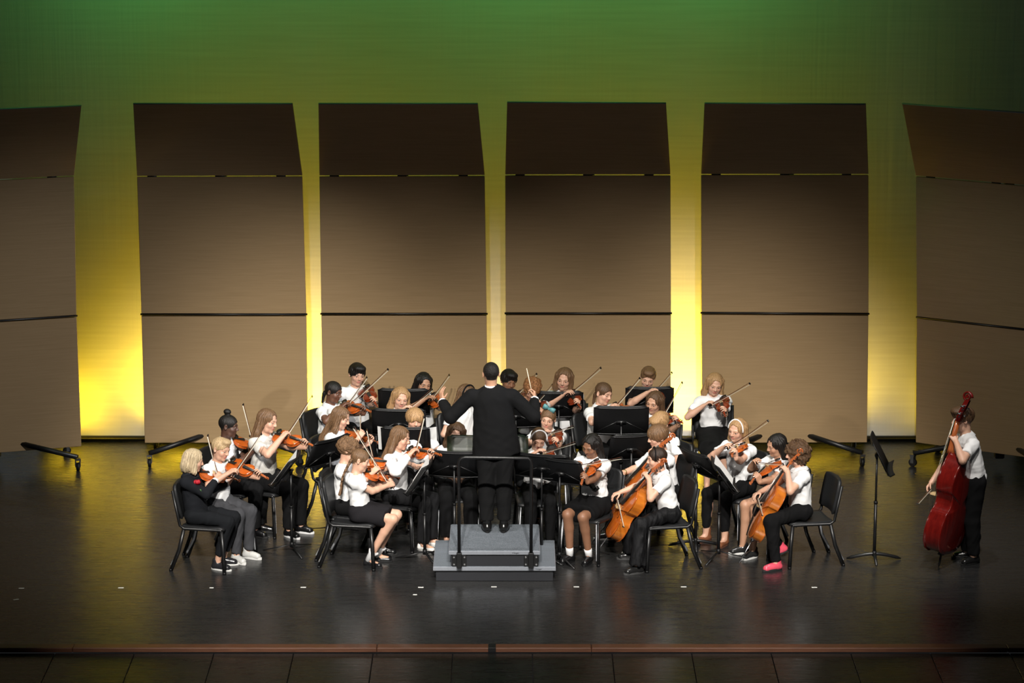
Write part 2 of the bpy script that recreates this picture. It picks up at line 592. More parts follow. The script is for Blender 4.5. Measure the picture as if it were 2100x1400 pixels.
# white spike marks on the floor
marks = [(44, 1206, 0), (248, 1205, 0), (434, 1205, 0), (622, 1204, 0), (863, 1204, 0), (851, 1219, 0), (1013, 1203, 0), (1182, 1203, 0), (1402, 1203, 0), (1670, 1204, 0), (33, 1229, 25)]
where = ['leftmost of the row near the left stage edge', 'second from the left in the row', 'below the feet of the boy in the black suit', 'left of the girl with braids', 'left of the podium in the row', 'left of podium, below the row',
         'in front of the podium', 'right of the podium', 'in front of the velvet-trousered cellist', 'right end of the row', 'slanted one near the left stage edge, off the row']
for (x, y, rz), wtxt in zip(marks, where):
    p = atz(x, y, 0)
    m_ = MB(); wd_ = 0.019 if x in (434, 851) else 0.026
    m_.box((-wd_, -0.012, 0.0003), (wd_, 0.012, 0.0016))
    o = m_.build('tape_mark', 'tape'); o.location = (p[0], p[1], 0); o.rotation_euler[2] = R(rz)
    tag(o, 'white tape mark on the floor, ' + wtxt, 'tape mark', 'white spike marks on the stage floor')

# ------------------------------------------------------------------ conductor's podium
S_ = 215.0
pc = atz(1014, 1193, 0)
pod = empty('podium', (pc[0], pc[1], 0), 'grey carpeted two-level podium with black guard rail under the conductor', 'podium')
PW, PD, UW = 0.585, 0.90, 0.435       # half width lower, depth, half width upper
m_ = MB(); m_.box((-PW + 0.025, 0.03, 0.0), (PW - 0.025, PD - 0.02, 0.11), 0.004); m_.build('lower_skirt', 'podium_skirt', pod)
m_ = MB(); m_.box((-PW, 0.0, 0.11), (PW, PD, 0.149), 0.003); m_.build('lower_edge_trim', 'alu', pod)
m_ = MB(); m_.box((-PW + 0.008, 0.008, 0.145), (PW - 0.008, PD - 0.008, 0.153), 0.002); m_.build('lower_tread', 'podium_carpet', pod)
m_ = MB(); m_.box((-UW + 0.022, 0.012, 0.153), (UW - 0.022, PD - 0.02, 0.272), 0.004); m_.build('upper_skirt', 'podium_skirt', pod)
m_ = MB(); m_.box((-UW, -0.01, 0.272), (UW, PD, 0.309), 0.003); m_.build('upper_edge_trim', 'alu', pod)
m_ = MB(); m_.box((-UW + 0.008, -0.002, 0.306), (UW - 0.008, PD - 0.008, 0.315), 0.002); m_.build('upper_tread', 'podium_carpet', pod)
rx0, rx1 = (942 - 1014) / S_, (1089 - 1014) / S_
ry = -0.032
rail_top = 0.15 + (1155 - 927) / (0.976 * S_)
pts = [(rx0, ry, 0.16)]
pts += [(rx0, ry, rail_top - 0.06)]
for a in (30, 60, 90):
    pts.append((rx0 + 0.06 * (1 - math.cos(R(a))), ry, rail_top - 0.06 + 0.06 * math.sin(R(a))))
for a in (60, 30, 0):
    pts.append((rx1 - 0.06 * (1 - math.cos(R(a))), ry, rail_top - 0.06 + 0.06 * math.sin(R(a))))
pts.append((rx1, ry, 0.16))
m_ = MB(); m_.tube(pts, 0.0165, 10); m_.build('guard_rail', 'black_metal', pod)
for rx in (rx0, rx1):
    m_ = MB(); m_.box((rx - 0.068, -0.006, 0.158), (rx + 0.068, 0.014, 0.265), 0.003)
    m_.box((rx - 0.025, -0.055, 0.150), (rx + 0.025, 0.0, 0.30), 0.006)
    br = m_.build('rail_bracket', 'black_metal', pod)
    for bx in (-0.05, 0.05):
        for bz in (0.177, 0.248):
            m_ = MB(); m_.tube([(rx + bx, -0.012, bz), (rx + bx, 0.0, bz)], 0.0085, 10); m_.build('bolt', 'chrome', br)
for tx, tz, par in ((0.165, 0.284, pod), (0.385, 0.122, pod)):
    cu = bpy.data.curves.new('maker_mark', 'FONT'); cu.body = 'Wenger'; cu.size = 0.020; cu.extrude = 0.0004; cu.shear = 0.35
    to = bpy.data.objects.new('maker_mark_source', cu); COL.objects.link(to)
    me = bpy.data.meshes.new_from_object(to.evaluated_get(bpy.context.evaluated_depsgraph_get()))
    bpy.data.objects.remove(to)
    o = mobj('maker_mark', me, 'black_plastic', pod)
    o.rotation_euler = (R(90), 0, 0); o.location = (tx, -0.0115 if tz > 0.2 else -0.0015, tz)

# ------------------------------------------------------------------ bowed instruments
OUT = [(0, 0), (0.04, 0.005), (0.072, 0.02), (0.096, 0.048), (0.104, 0.085), (0.098, 0.12), (0.086, 0.143), (0.088, 0.152), (0.078, 0.156),
       (0.064, 0.168), (0.0565, 0.19), (0.058, 0.21), (0.070, 0.230), (0.080, 0.234), (0.078, 0.242), (0.083, 0.262), (0.0845, 0.285),
       (0.078, 0.315), (0.06, 0.338), (0.03, 0.352), (0, 0.356)]
BASS_OUT = [(0, 0), (0.05, 0.004), (0.085, 0.02), (0.106, 0.05), (0.111, 0.085), (0.103, 0.12), (0.088, 0.143), (0.089, 0.150), (0.078, 0.156),
            (0.064, 0.168), (0.058, 0.19), (0.060, 0.208), (0.068, 0.222), (0.077, 0.226), (0.077, 0.233), (0.081, 0.25), (0.080, 0.268),
            (0.068, 0.298), (0.048, 0.325), (0.026, 0.348), (0, 0.356)]


def outline(pts, k):
    r = [(x * k, y * k) for x, y in pts]
    return r + [(-x, y) for x, y in reversed(r[1:-1])]


def plate(mb, ol, z, arch, sign, over, k):
    """arched plate with a small overhanging edge"""
    cy_ = 0.17 * k
    rings = []
    th = 0.0035 * k
    for t, h in ((0.0, 0), (0.0, th), (0.08, th * 1.3), (0.28, th + arch * 0.45), (0.55, th + arch * 0.85), (0.85, th + arch)):
        s_ = 1 - t
        rings.append([(x * s_ * (1 + over if t < 0.02 else 1), cy_ + (y - cy_) * (1 - t * 0.93) * (1 + over * 0.6 if t < 0.02 else 1), z + sign * h) for x, y in ol])
    mb.loft(rings, True, True, True)


def scroll_mesh(k, turns=1.6):
    m_ = MB()
    pts = []; rs = []
    for i in range(26):
        t = i / 25
        a = -math.pi * 0.5 + t * turns * 2 * math.pi
        r_ = 0.0185 * (1 - 0.80 * t)
        # spiral lies in the y-z plane, rolls back over the pegbox
        pts.append((0, (0.0) + r_ * math.cos(a), -0.002 + r_ * math.sin(a)))
        rs.append(0.0046 * (1 - 0.45 * t))
    m_.tube([np.array(p) * k for p in pts], [r * k for r in rs], 8, flat=(1.5, 1.0), up=(1, 0, 0))
    m_.tube([np.array((-0.0095, 0, -0.002)) * k, np.array((0.0095, 0, -0.002)) * k], 0.0042 * k, 10)
    return m_


def fiddle(name, label, cat, group, k, rib, woods, kind='violin', ol=OUT, neck=0.135):
    """origin at the tail end of the body, +y to the scroll, +z out of the top plate. k: scale (violin 1 = 356 mm body)"""
    top_w, rib_w, neck_w = woods[:3]
    neck_b = woods[3] if len(woods) > 3 else neck_w
    root = empty(name, (0, 0, 0), label, cat, group)
    o2 = outline(ol, k)
    m_ = MB(); m_.loft([[(x * 0.965, y * 0.985 + 0.003 * k, -rib) for x, y in o2], [(x * 0.965, y * 0.985 + 0.003 * k, 0) for x, y in o2]], True, False, True)
    m_.build('rib', rib_w, root)
    m_ = MB(); plate(m_, o2, -0.002 * k, 0.014 * k, 1, 0.012, k); top = m_.build('top_plate', top_w, root)
    m_ = MB(); plate(m_, o2, -rib + 0.002 * k, 0.010 * k, -1, 0.012, k); m_.build('back_plate', top_w, root)
    for s_ in (-1, 1):
        pts = []
        for t in np.linspace(0, 1, 9):
            y = 0.150 + 0.072 * t
            x = 0.046 - 0.016 * t + 0.006 * math.sin(2 * math.pi * (t))
            xx = abs(x) / 0.07
            pts.append(np.array((s_ * x, y, 0.0195 - 0.0125 * xx * xx + 0.001)) * k)
        m_ = MB(); m_.tube(pts, [0.0028 * k] + [0.0017 * k] * 7 + [0.0026 * k], 6, flat=(0.25, 1.0), up=(0, 0, 1)); m_.build('f_hole', 'ebony', top)
    bl = 0.356 * k
    nl = neck * k
    # neck, pegbox, scroll
    m_ = MB()
    sec = lambda y, w, d, z: [(w * math.cos(a) * k, y * k, (z - d * max(0, -math.sin(a)) if math.sin(a) < 0 else z) * k) for a in np.linspace(0, 2 * math.pi, 12, endpoint=False)]
    m_.loft([sec(0.345, 0.017, 0.030, 0.014), sec(0.362, 0.0145, 0.018, 0.012), sec(0.40, 0.013, 0.014, 0.010), sec(0.356 + neck, 0.0115, 0.013, 0.005)])
    nk = m_.build('neck', neck_b, root)
    y1 = 0.356 + neck
    m_ = MB()
    m_.loft([[(w * k * sx, (y1 + dy) * k, zz * k) for sx, zz in ((-1, z0), (1, z0), (1, z1), (-1, z1))] for dy, w, z0, z1 in
             ((-0.005, 0.0115, -0.009, 0.006), (0.02, 0.0115, -0.013, 0.002), (0.055, 0.0095, -0.024, -0.008), (0.075, 0.008, -0.030, -0.014))], True, True, False)
    pb = m_.build('pegbox', neck_w, root)
    sc = scroll_mesh(k).build('scroll', neck_w, root)
    sc.location = (0, (y1 + 0.085) * k, -0.016 * k)
    for i, py_ in enumerate((0.012, 0.026, 0.040, 0.054)):
        s_ = 1 if i % 2 else -1
        m_ = MB(); z = -0.006 - 0.012 * i / 3
        m_.tube([np.array((-s_ * 0.012, y1 + py_, z)) * k, np.array((s_ * 0.020, y1 + py_, z)) * k], 0.0032 * k, 6)
        m_.tube([np.array((s_ * 0.020, y1 + py_, z)) * k, np.array((s_ * 0.026, y1 + py_, z)) * k, np.array((s_ * 0.034, y1 + py_, z)) * k], [0.003 * k, 0.0085 * k, 0.006 * k], 8, flat=(1, 0.4))
        m_.build('peg', 'ebony' if kind != 'bass' else 'chrome', pb)
    # fingerboard, bridge, tailpiece, strings
    fb0 = 0.236 if kind == 'violin' else 0.225
    m_ = MB()
    fs = lambda y, w, z, t: [(w * k, y * k, z * k), (w * 0.55 * k, y * k, (z + t) * k), (0, y * k, (z + t * 1.25) * k), (-w * 0.55 * k, y * k, (z + t) * k), (-w * k, y * k, z * k)]
    m_.loft([fs(fb0, 0.021, 0.028, 0.006), fs(0.36, 0.016, 0.0165, 0.006), fs(y1 - 0.002, 0.0122, 0.006, 0.005)], True, True, False)
    m_.build('fingerboard', 'ebony', root)
    m_ = MB()
    br = [(-0.021, 0.014), (-0.012, 0.017), (0.012, 0.017), (0.021, 0.014), (0.019, 0.030), (0.021, 0.043), (0.008, 0.0475), (-0.008, 0.0475), (-0.021, 0.043), (-0.019, 0.030)]
    m_.loft([[(x * k, 0.189 * k, z * k) for x, z in br], [(x * k, 0.194 * k, z * k) for x, z in br]], True, True, False)
    m_.build('bridge', 'maple', root)
    m_ = MB()
    m_.loft([[(x * k, y * k, z * k) for x, z in ((-w, z0), (w, z0), (w * .7, z0 + .006), (-w * .7, z0 + .006))] for y, w, z0 in ((0.004, 0.008, 0.010), (0.06, 0.013, 0.022), (0.122, 0.021, 0.030))], True, True, False)
    m_.build('tailpiece', 'ebony', root)
    m_ = MB()
    for i, x in enumerate((-0.016, -0.0055, 0.0055, 0.016)):
        q = 0.00075 if kind == 'violin' else 0.0006
        m_.tube([np.array((x * .9, 0.12, 0.036)) * k, np.array((x, 0.191, 0.0485)) * k, np.array((x * 0.42, y1, 0.0125)) * k], q * k, 4)
    m_.build('strings', 'string_metal', root)
    if kind == 'violin':
        m_ = MB()
        e = [(-0.045 + 0.034 * math.cos(a), 0.035 + 0.026 * math.sin(a)) for a in np.linspace(0, 2 * math.pi, 14, endpoint=False)]
        m_.loft([[(x * k, y * k, 0.012 * k) for x, y in e], [(x * k, y * k, 0.028 * k) for x, y in e], [((x * .7 - .0135) * k, (y * .7 + .0105) * k, 0.025 * k) for x, y in e]])
        m_.build('chin_rest', 'ebony', root)
    else:
        m_ = MB()
        L = 0.16 if kind == 'cello' else 0.045
        m_.tube([(0, 0.01 * k, -rib * 0.5), (0, -0.012 * k, -rib * 0.5)], 0.012 * k, 10)
        m_.tube([(0, 0, -rib * 0.5), (0, -L * k, -rib * 0.5), (0, -(L + 0.012) * k, -rib * 0.5)], [0.004 * k, 0.004 * k, 0.001 * k], 8)
        m_.build('endpin', 'chrome' if kind == 'cello' else 'black_metal', root)
    return root


def make_bow(L, kb=1.0):
    """origin at the frog grip, +y to the tip, hair on -z"""
    root = empty('bow', (0, 0, 0))
    m_ = MB()
    y0, y1 = -0.055, L - 0.055
    pts = [np.array((0, y0 + (y1 - y0) * t, -0.010 * math.sin(math.pi * t))) for t in np.linspace(0, 1, 12)]
    m_.tube(pts, [0.0046 - 0.0018 * t for t in np.linspace(0, 1, 12)], 8)
    m_.build('stick', 'bow_stick', root)
    m_ = MB(); m_.box((-0.0055, y0 + 0.015, -0.0245), (0.0055, y0 + 0.062, -0.002), 0.002); m_.build('frog', 'ebony', root)
    m_ = MB(); m_.box((-0.0042, y1 - 0.012, -0.022), (0.0042, y1 + 0.006, 0.003), 0.002); m_.build('tip', 'ebony', root)
    m_ = MB(); m_.box((-0.0046, y0 + 0.06, -0.0225), (0.0046, y1 - 0.008, -0.0195)); m_.build('bow_hair', 'bow_hair', root)
    m_ = MB(); m_.tube([(0, y0 - 0.012, 0), (0, y0, 0)], 0.0045, 8); m_.build('screw', 'chrome', root)
    return root


# ------------------------------------------------------------------ chairs and stands
def make_chair():
    """origin on the floor under the seat centre, +y is where the sitter looks"""
    root = empty('orchestra_chair', (0, 0, 0))
    m_ = MB()
    n = 9
    def row(y, z, w, t):
        top = [(-w + 2 * w * i / (n - 1), y, z + 0.012 * abs(2 * i / (n - 1) - 1) ** 2.5) for i in range(n)]
        bot = [(x, y, zz - t) for x, y, zz in reversed(top)]
        return top + bot
    m_.loft([row(-0.205, 0.452, 0.19, 0.010), row(-0.19, 0.440, 0.205, 0.018), row(0.05, 0.436, 0.215, 0.020), row(0.17, 0.446, 0.215, 0.020), row(0.205, 0.440, 0.212, 0.020), row(0.222, 0.425, 0.205, 0.012)], True, True, True)
    m_.build('seat', 'chair_plastic', root)
    m_ = MB()
    # backrest: rounded rectangle, curved round the sitter, leaning back
    def brow(z, w, e=0.0):
        y = -0.215 - (z - 0.47) * 0.20
        f = [(-w + 2 * w * i / (n - 1), y + 0.030 * abs(2 * i / (n - 1) - 1) ** 2 + e, z) for i in range(n)]
        bk = [(x, yy - 0.034 - 2 * e, zz) for x, yy, zz in reversed(f)]
        return f + bk
    m_.loft([brow(0.515, 0.185, -0.008), brow(0.525, 0.198), brow(0.60, 0.207), brow(0.72, 0.212), brow(0.80, 0.208), brow(0.83, 0.195), brow(0.846, 0.172), brow(0.850, 0.155, -0.008)], True, True, True)
    m_.build('backrest', 'chair_plastic', root)
    for s in (-1, 1):
        def leg(pts, name):
            mb = MB(); mb.tube(pts, 0.0155, 8, flat=(1.25, 0.95), up=(0, 1, 0))
            mb.mi = 1
            off = np.array((-s * 0.0155, 0, 0))
            mb.tube([np.array(p) + off for p in (pts[0], pts[1], pts[-1] + np.array((0, 0, 0.05)))], 0.0095, 6, flat=(1.35, 1.0), up=(0, 1, 0))
            lg = mb.build(name, ['black_metal', 'pale_metal'], root)
            m2_ = MB(); p = pts[-1]
            m2_.tube([(p[0], p[1], 0.0), (p[0], p[1], 0.022)], 0.017, 10); m2_.build('foot_cap', 'black_plastic', lg)
        leg([np.array((s * 0.205, 0.195, 0.425)), np.array((s * 0.218, 0.215, 0.20)), np.array((s * 0.225, 0.225, 0.004))], 'leg')
        leg([np.array((s * 0.205, -0.185, 0.425)), np.array((s * 0.218, -0.235, 0.21)), np.array((s * 0.23, -0.32, 0.004))], 'leg')
        m_ = MB()
        m_.tube([(s * 0.205, 0.205, 0.425), (s * 0.207, 0.19, 0.430), (s * 0.207, -0.18, 0.425), (s * 0.210, -0.222, 0.455), (s * 0.212, -0.235, 0.52), (s * 0.213, -0.29, 0.80)], 0.0145, 8, flat=(1, 1.1))
        m_.build('side_frame', 'black_metal', root)
    m_ = MB(); m_.tube([(-0.205, 0.16, 0.418), (0.205, 0.16, 0.418)], 0.010, 8); m_.build('cross_bar', 'black_metal', root)
    m_ = MB(); m_.tube([(-0.205, -0.16, 0.418), (0.205, -0.16, 0.418)], 0.010, 8); m_.build('cross_bar', 'black_metal', root)
    return root


def make_stand(tilt, zc, base='tripod', w=0.27, h=0.165, desk_mat='black_plastic', brot=0.0):
    """origin on the floor under the pole, +y is the reading side; tilt = degrees the desk leans from upright"""
    root = empty('music_stand', (0, 0, 0))
    t = R(tilt)
    up = np.array((0, -math.sin(t), math.cos(t))); nn = np.array((0, math.cos(t), math.sin(t)))
    c = np.array((0, 0.02, zc))
    n = 11
    m_ = MB()
    def row(v, ww, e=0.0):
        fr = [c + np.array((-ww + 2 * ww * i / (n - 1), 0, 0)) + up * v + nn * (0.020 * (2 * i / (n - 1) - 1) ** 2) for i in range(n)]
        return [tuple(p) for p in fr] + [tuple(p - nn * 0.007) for p in reversed(fr)]
    cut = 0.05
    m_.loft([row(-h, w), row(0, w), row(h - 0.03, w), row(h, w - cut)], True, True, True)
    dk = m_.build('desk', desk_mat, root)
    m_ = MB()
    lp = lambda v, o: [c + np.array((-w + 2 * w * i / (n - 1), 0, 0)) + up * v + nn * (0.020 * (2 * i / (n - 1) - 1) ** 2 + o) for i in range(n)]
    m_.loft([[tuple(p) for p in lp(-h, 0.0)], [tuple(p) for p in lp(-h + 0.004, 0.055)], [tuple(p) for p in lp(-h - 0.004, 0.055)], [tuple(p) for p in lp(-h - 0.008, 0.0)]], False, False, True)
    m_.build('ledge', desk_mat, root)
    m_ = MB()   # stiffening rim and ribs on the back
    for v in (-h * 0.92, h * 0.86):
        m_.tube([p - nn * 0.010 for p in lp(v, 0)], 0.006, 6)
    for sx in (-1, 1):
        m_.tube([c + np.array((sx * 0.03, 0, 0)) - nn * 0.012, c + np.array((sx * w * 0.86, 0, 0)) + up * (-h * 0.75) + nn * 0.004], 0.005, 6)
    m_.build('rib', 'black_metal', root)
    m_ = MB(); m_.tube([c - nn * 0.03 - np.array((0.05, 0, 0)), c - nn * 0.03 + np.array((0.05, 0, 0))], 0.016, 8)
    m_.tube([c - nn * 0.008, c - nn * 0.035, (0, 0, zc - 0.05)], 0.013, 8); m_.build('tilt_head', 'black_metal', root)
    m_ = MB(); m_.tube([(0, 0, zc * 0.52), (0, 0, zc - 0.02)], 0.0105, 8); m_.build('inner_pole', 'black_metal', root)
    m_ = MB(); m_.tube([(0, 0, 0.055), (0, 0, zc * 0.55)], 0.0155, 10); m_.build('outer_pole', 'black_metal', root)
    m_ = MB(); m_.tube([(0, 0, zc * 0.535), (0, 0, zc * 0.56)], 0.0195, 10); m_.build('collar', 'black_plastic', root)
    m_ = MB(); m_.tube([(0, 0, 0.05), (0, 0, 0.10)], 0.021, 10); m_.build('base_hub', 'black_plastic', root)
    if base == 'tripod':
        for a in (90, 210, 330):
            d = np.array((math.cos(R(a)), math.sin(R(a)), 0))
            m_ = MB(); m_.tube([d * 0.012 + UP * 0.075, d * 0.14 + UP * 0.040, d * 0.29 + UP * 0.008], [0.012, 0.011, 0.008], 6, flat=(0.6, 1.2)); m_.build('leg', 'black_metal', root)
    else:
        cb, sb = math.cos(brot), math.sin(brot)
        rb = lambda p: np.array((p[0] * cb - p[1] * sb, p[0] * sb + p[1] * cb, p[2]))
        m_ = MB()
        m_.tube([rb((0.265 * q, 0.045 * (q * q), 0.010 + 0.062 * (1 - abs(q) ** 1.7))) for q in np.linspace(-1, 1, 13)], [0.007] + [0.016] * 11 + [0.007], 6, flat=(1.0, 0.7)); m_.build('base_arc', 'black_metal', root)
        m_ = MB(); m_.tube([rb((0, 0.0, 0.068)), rb((0, -0.06, 0.055)), rb((0, -0.20, 0.010))], [0.018, 0.015, 0.011], 8, flat=(0.8, 1.1)); m_.build('leg', 'black_metal', root)
    return root, c, up, nn


def sheet(c, up, nn, x0, yaw, origin, label, w=0.115, h=0.15, dv=0.0, fan=0.0):
    """loose page lying on a stand's desk"""
    m_ = MB()
    q = [c + np.array((x0 + sx * w, 0, 0)) + up * (dv - 0.165 + 0.006 + (1 + sz) * h + fan * (sx + 1)) + nn * (0.012 + 0.05 * ((x0 + sx * w) / 0.27) ** 2) for sx, sz in ((-1, -1), (1, -1), (1, 1), (-1, 1))]
    m_.loft([[tuple(p) for p in q], [tuple(p + nn * 0.0012) for p in q]], True, True, False)
    o = m_.build('sheet_music', 'sheet_paper')
    o.location = origin; o.rotation_euler[2] = yaw
    tag(o, label, 'sheet music', 'sheet music on the stands')
    return o

# ------------------------------------------------------------------ signed-distance modelling (bodies, clothes, hair)
f32 = np.float32


def axis(lo, hi, h0, h1, iv):
    out = [lo]; x = lo
    while x < hi:
        fine = any(a - h1 <= x <= b for a, b in iv)
        x += h1 if fine else h0
        out.append(x)
    return np.array(out, f32)


class SDF:
    def __init__(s, X, Y, Z):
        s.X, s.Y, s.Z = X, Y, Z
        s.D = np.full((len(X), len(Y), len(Z)), 1.0, f32)

    def sub(s, lo, hi, m=0.035):
        r = []
        for A, a, b in ((s.X, lo[0], hi[0]), (s.Y, lo[1], hi[1]), (s.Z, lo[2], hi[2])):
            r.append(slice(max(0, np.searchsorted(A, a - m) - 1), np.searchsorted(A, b + m) + 1))
        return tuple(r)

    def grid(s, sl):
        return s.X[sl[0]][:, None, None], s.Y[sl[1]][None, :, None], s.Z[sl[2]][None, None, :]

    def merge(s, sl, d, k, neg=False):
        D = s.D[sl]
        if D.size == 0: return
        if neg:
            d = -d
            if k <= 0: s.D[sl] = np.maximum(D, d); return
            h = np.clip(0.5 - 0.5 * (D - d) / k, 0, 1)
            s.D[sl] = D * (1 - h) + d * h + k * h * (1 - h)
        else:
            h = np.clip(0.5 + 0.5 * (D - d) / k, 0, 1)
            s.D[sl] = D * (1 - h) + d * h - k * h * (1 - h)

    def cone(s, a, b, ra, rb, k=0.012, ax=None, sc=None, cut=None, cut0=None, neg=False):
        """tapered capsule; ax/sc: orthonormal frame and scale for an oval section; cut: end planes (flat ends)"""
        a = np.asarray(a, float); b = np.asarray(b, float)
        r = max(ra, rb) * (max(sc) if sc is not None else 1)
        sl = s.sub(np.minimum(a, b) - r, np.maximum(a, b) + r)
        gx, gy, gz = s.grid(sl)
        px, py, pz = gx - a[0], gy - a[1], gz - a[2]
        ba = b - a
        if ax is not None:
            F = np.array(ax) / np.array(sc)[:, None]
            qx = px * F[0, 0] + py * F[0, 1] + pz * F[0, 2]
            qy = px * F[1, 0] + py * F[1, 1] + pz * F[1, 2]
            qz = px * F[2, 0] + py * F[2, 1] + pz * F[2, 2]
            bb = F @ ba
            m = min(sc)
        else:
            qx, qy, qz, bb, m = px, py, pz, ba, 1.0
        L2 = float(bb @ bb) + 1e-9
        h = np.clip((qx * bb[0] + qy * bb[1] + qz * bb[2]) / L2, 0, 1)
        d = np.sqrt((qx - h * bb[0]) ** 2 + (qy - h * bb[1]) ** 2 + (qz - h * bb[2]) ** 2) - (ra + (rb - ra) * h)
        d = d * m
        if cut is not None:
            u = nrm(cut) if hasattr(cut, '__len__') else nrm(ba)
            d = np.maximum(d, (px - ba[0]) * u[0] + (py - ba[1]) * u[1] + (pz - ba[2]) * u[2])
        if cut0 is not None:
            u = nrm(cut0) if hasattr(cut0, '__len__') else -nrm(ba)
            d = np.maximum(d, px * u[0] + py * u[1] + pz * u[2])
        s.merge(sl, d.astype(f32), k, neg)

    def ell(s, c, ax, r, k=0.012, neg=False):
        c = np.asarray(c, float); R_ = max(r)
        ex = np.sqrt(((np.array(ax) * np.array(r)[:, None]) ** 2).sum(0))
        sl = s.sub(c - ex, c + ex)
        gx, gy, gz = s.grid(sl)
        px, py, pz = gx - c[0], gy - c[1], gz - c[2]
        A = np.array(ax)
        q = [px * A[i, 0] + py * A[i, 1] + pz * A[i, 2] for i in range(3)]
        k0 = np.sqrt(sum((q[i] / r[i]) ** 2 for i in range(3)))
        k1 = np.sqrt(sum((q[i] / r[i] ** 2) ** 2 for i in range(3))) + 1e-6
        d = k0 * (k0 - 1) / k1
        s.merge(sl, d.astype(f32), k, neg)

    def half(s, p, n):
        """keep only the side the normal points away from"""
        gx, gy, gz = s.X[:, None, None], s.Y[None, :, None], s.Z[None, None, :]
        d = ((gx - p[0]) * n[0] + (gy - p[1]) * n[1] + (gz - p[2]) * n[2]).astype(f32)
        s.D = np.maximum(s.D, d)

    def folds(s, amp, waves, seed=0, crease=False):
        idx = np.nonzero(np.abs(s.D) < 0.02)
        x, y, z = s.X[idx[0]], s.Y[idx[1]], s.Z[idx[2]]
        rg = np.random.RandomState(seed)
        v = 0
        for w_ in waves:
            d = rg.normal(size=3); d /= np.linalg.norm(d)
            e = rg.normal(size=3); e /= np.linalg.norm(e)
            ph = rg.uniform(0, 6.28, 2)
            q = np.sin((x * d[0] + y * d[1] + z * d[2]) * w_ + ph[0] + 1.6 * np.sin((x * e[0] + y * e[1] + z * e[2]) * w_ * 0.5 + ph[1]))
            v = v + (1.6 * np.abs(q) - 0.9 if crease else q)
        s.D[idx] += (amp * v / len(waves)).astype(f32)

    def mesh(s):
        D = s.D; S = D < 0
        c = np.zeros(tuple(n - 1 for n in D.shape), np.uint8)
        for i in (0, 1):
            for j in (0, 1):
                for k in (0, 1):
                    c += S[i:D.shape[0] - 1 + i, j:D.shape[1] - 1 + j, k:D.shape[2] - 1 + k]
        act = (c > 0) & (c < 8)
        I, J, K = np.nonzero(act)
        ids = np.full(act.shape, -1, np.int32); ids[I, J, K] = np.arange(len(I))
        cv = {(i, j, k): D[I + i, J + j, K + k] for i in (0, 1) for j in (0, 1) for k in (0, 1)}
        acc = np.zeros((len(I), 3), f32); cnt = np.zeros(len(I), f32)
        for a in cv:
            for dim in range(3):
                if a[dim] == 0:
                    b = list(a); b[dim] = 1; b = tuple(b)
                    v0, v1 = cv[a], cv[b]
                    m = (v0 < 0) != (v1 < 0)
                    t = np.where(m, v0 / np.where(m, v0 - v1, 1), 0)
                    p = np.tile(np.array(a, f32), (len(I), 1)); p[:, dim] = t
                    acc += p * m[:, None]; cnt += m
        fr = acc / cnt[:, None]
        V = np.stack([s.X[I] + (s.X[I + 1] - s.X[I]) * fr[:, 0], s.Y[J] + (s.Y[J + 1] - s.Y[J]) * fr[:, 1], s.Z[K] + (s.Z[K + 1] - s.Z[K]) * fr[:, 2]], 1)
        Qs = []
        for dim in range(3):
            sl0 = [slice(None)] * 3; sl1 = [slice(None)] * 3
            sl0[dim] = slice(0, -1); sl1[dim] = slice(1, None)
            A, B = S[tuple(sl0)], S[tuple(sl1)]
            e = np.nonzero(A != B)
            o1, o2 = [(1, 2), (2, 0), (0, 1)][dim]
            ok = (e[o1] > 0) & (e[o2] > 0) & (e[o1] < D.shape[o1] - 1) & (e[o2] < D.shape[o2] - 1)
            e = [x[ok] for x in e]
            sg = A[tuple(e)]
            def cell(da, db):
                q = [x.copy() for x in e]; q[o1] = q[o1] + da; q[o2] = q[o2] + db
                return ids[tuple(q)]
            q = np.stack([cell(-1, -1), cell(0, -1), cell(0, 0), cell(-1, 0)], 1)
            q[~sg] = q[~sg][:, ::-1]
            Qs.append(q)
        Q = np.concatenate(Qs)
        return V, Q[(Q >= 0).all(1)]


def bounds(pts, m):
    p = np.array(pts)
    return p.min(0) - m, p.max(0) + m


def sdf_for(pts, m, h0, h1=None, fine=()):
    lo, hi = bounds(pts, m)
    h1 = h1 or h0
    ax = [axis(lo[i], hi[i], h0, h1, [(f[0][i], f[1][i]) for f in fine]) for i in range(3)]
    return SDF(*ax)


# ------------------------------------------------------------------ hair templates (head frame: x right, y face, z up)
I3 = np.eye(3)
HAIR_CACHE = {}
HAIR_MESH = {}
FACE = {}


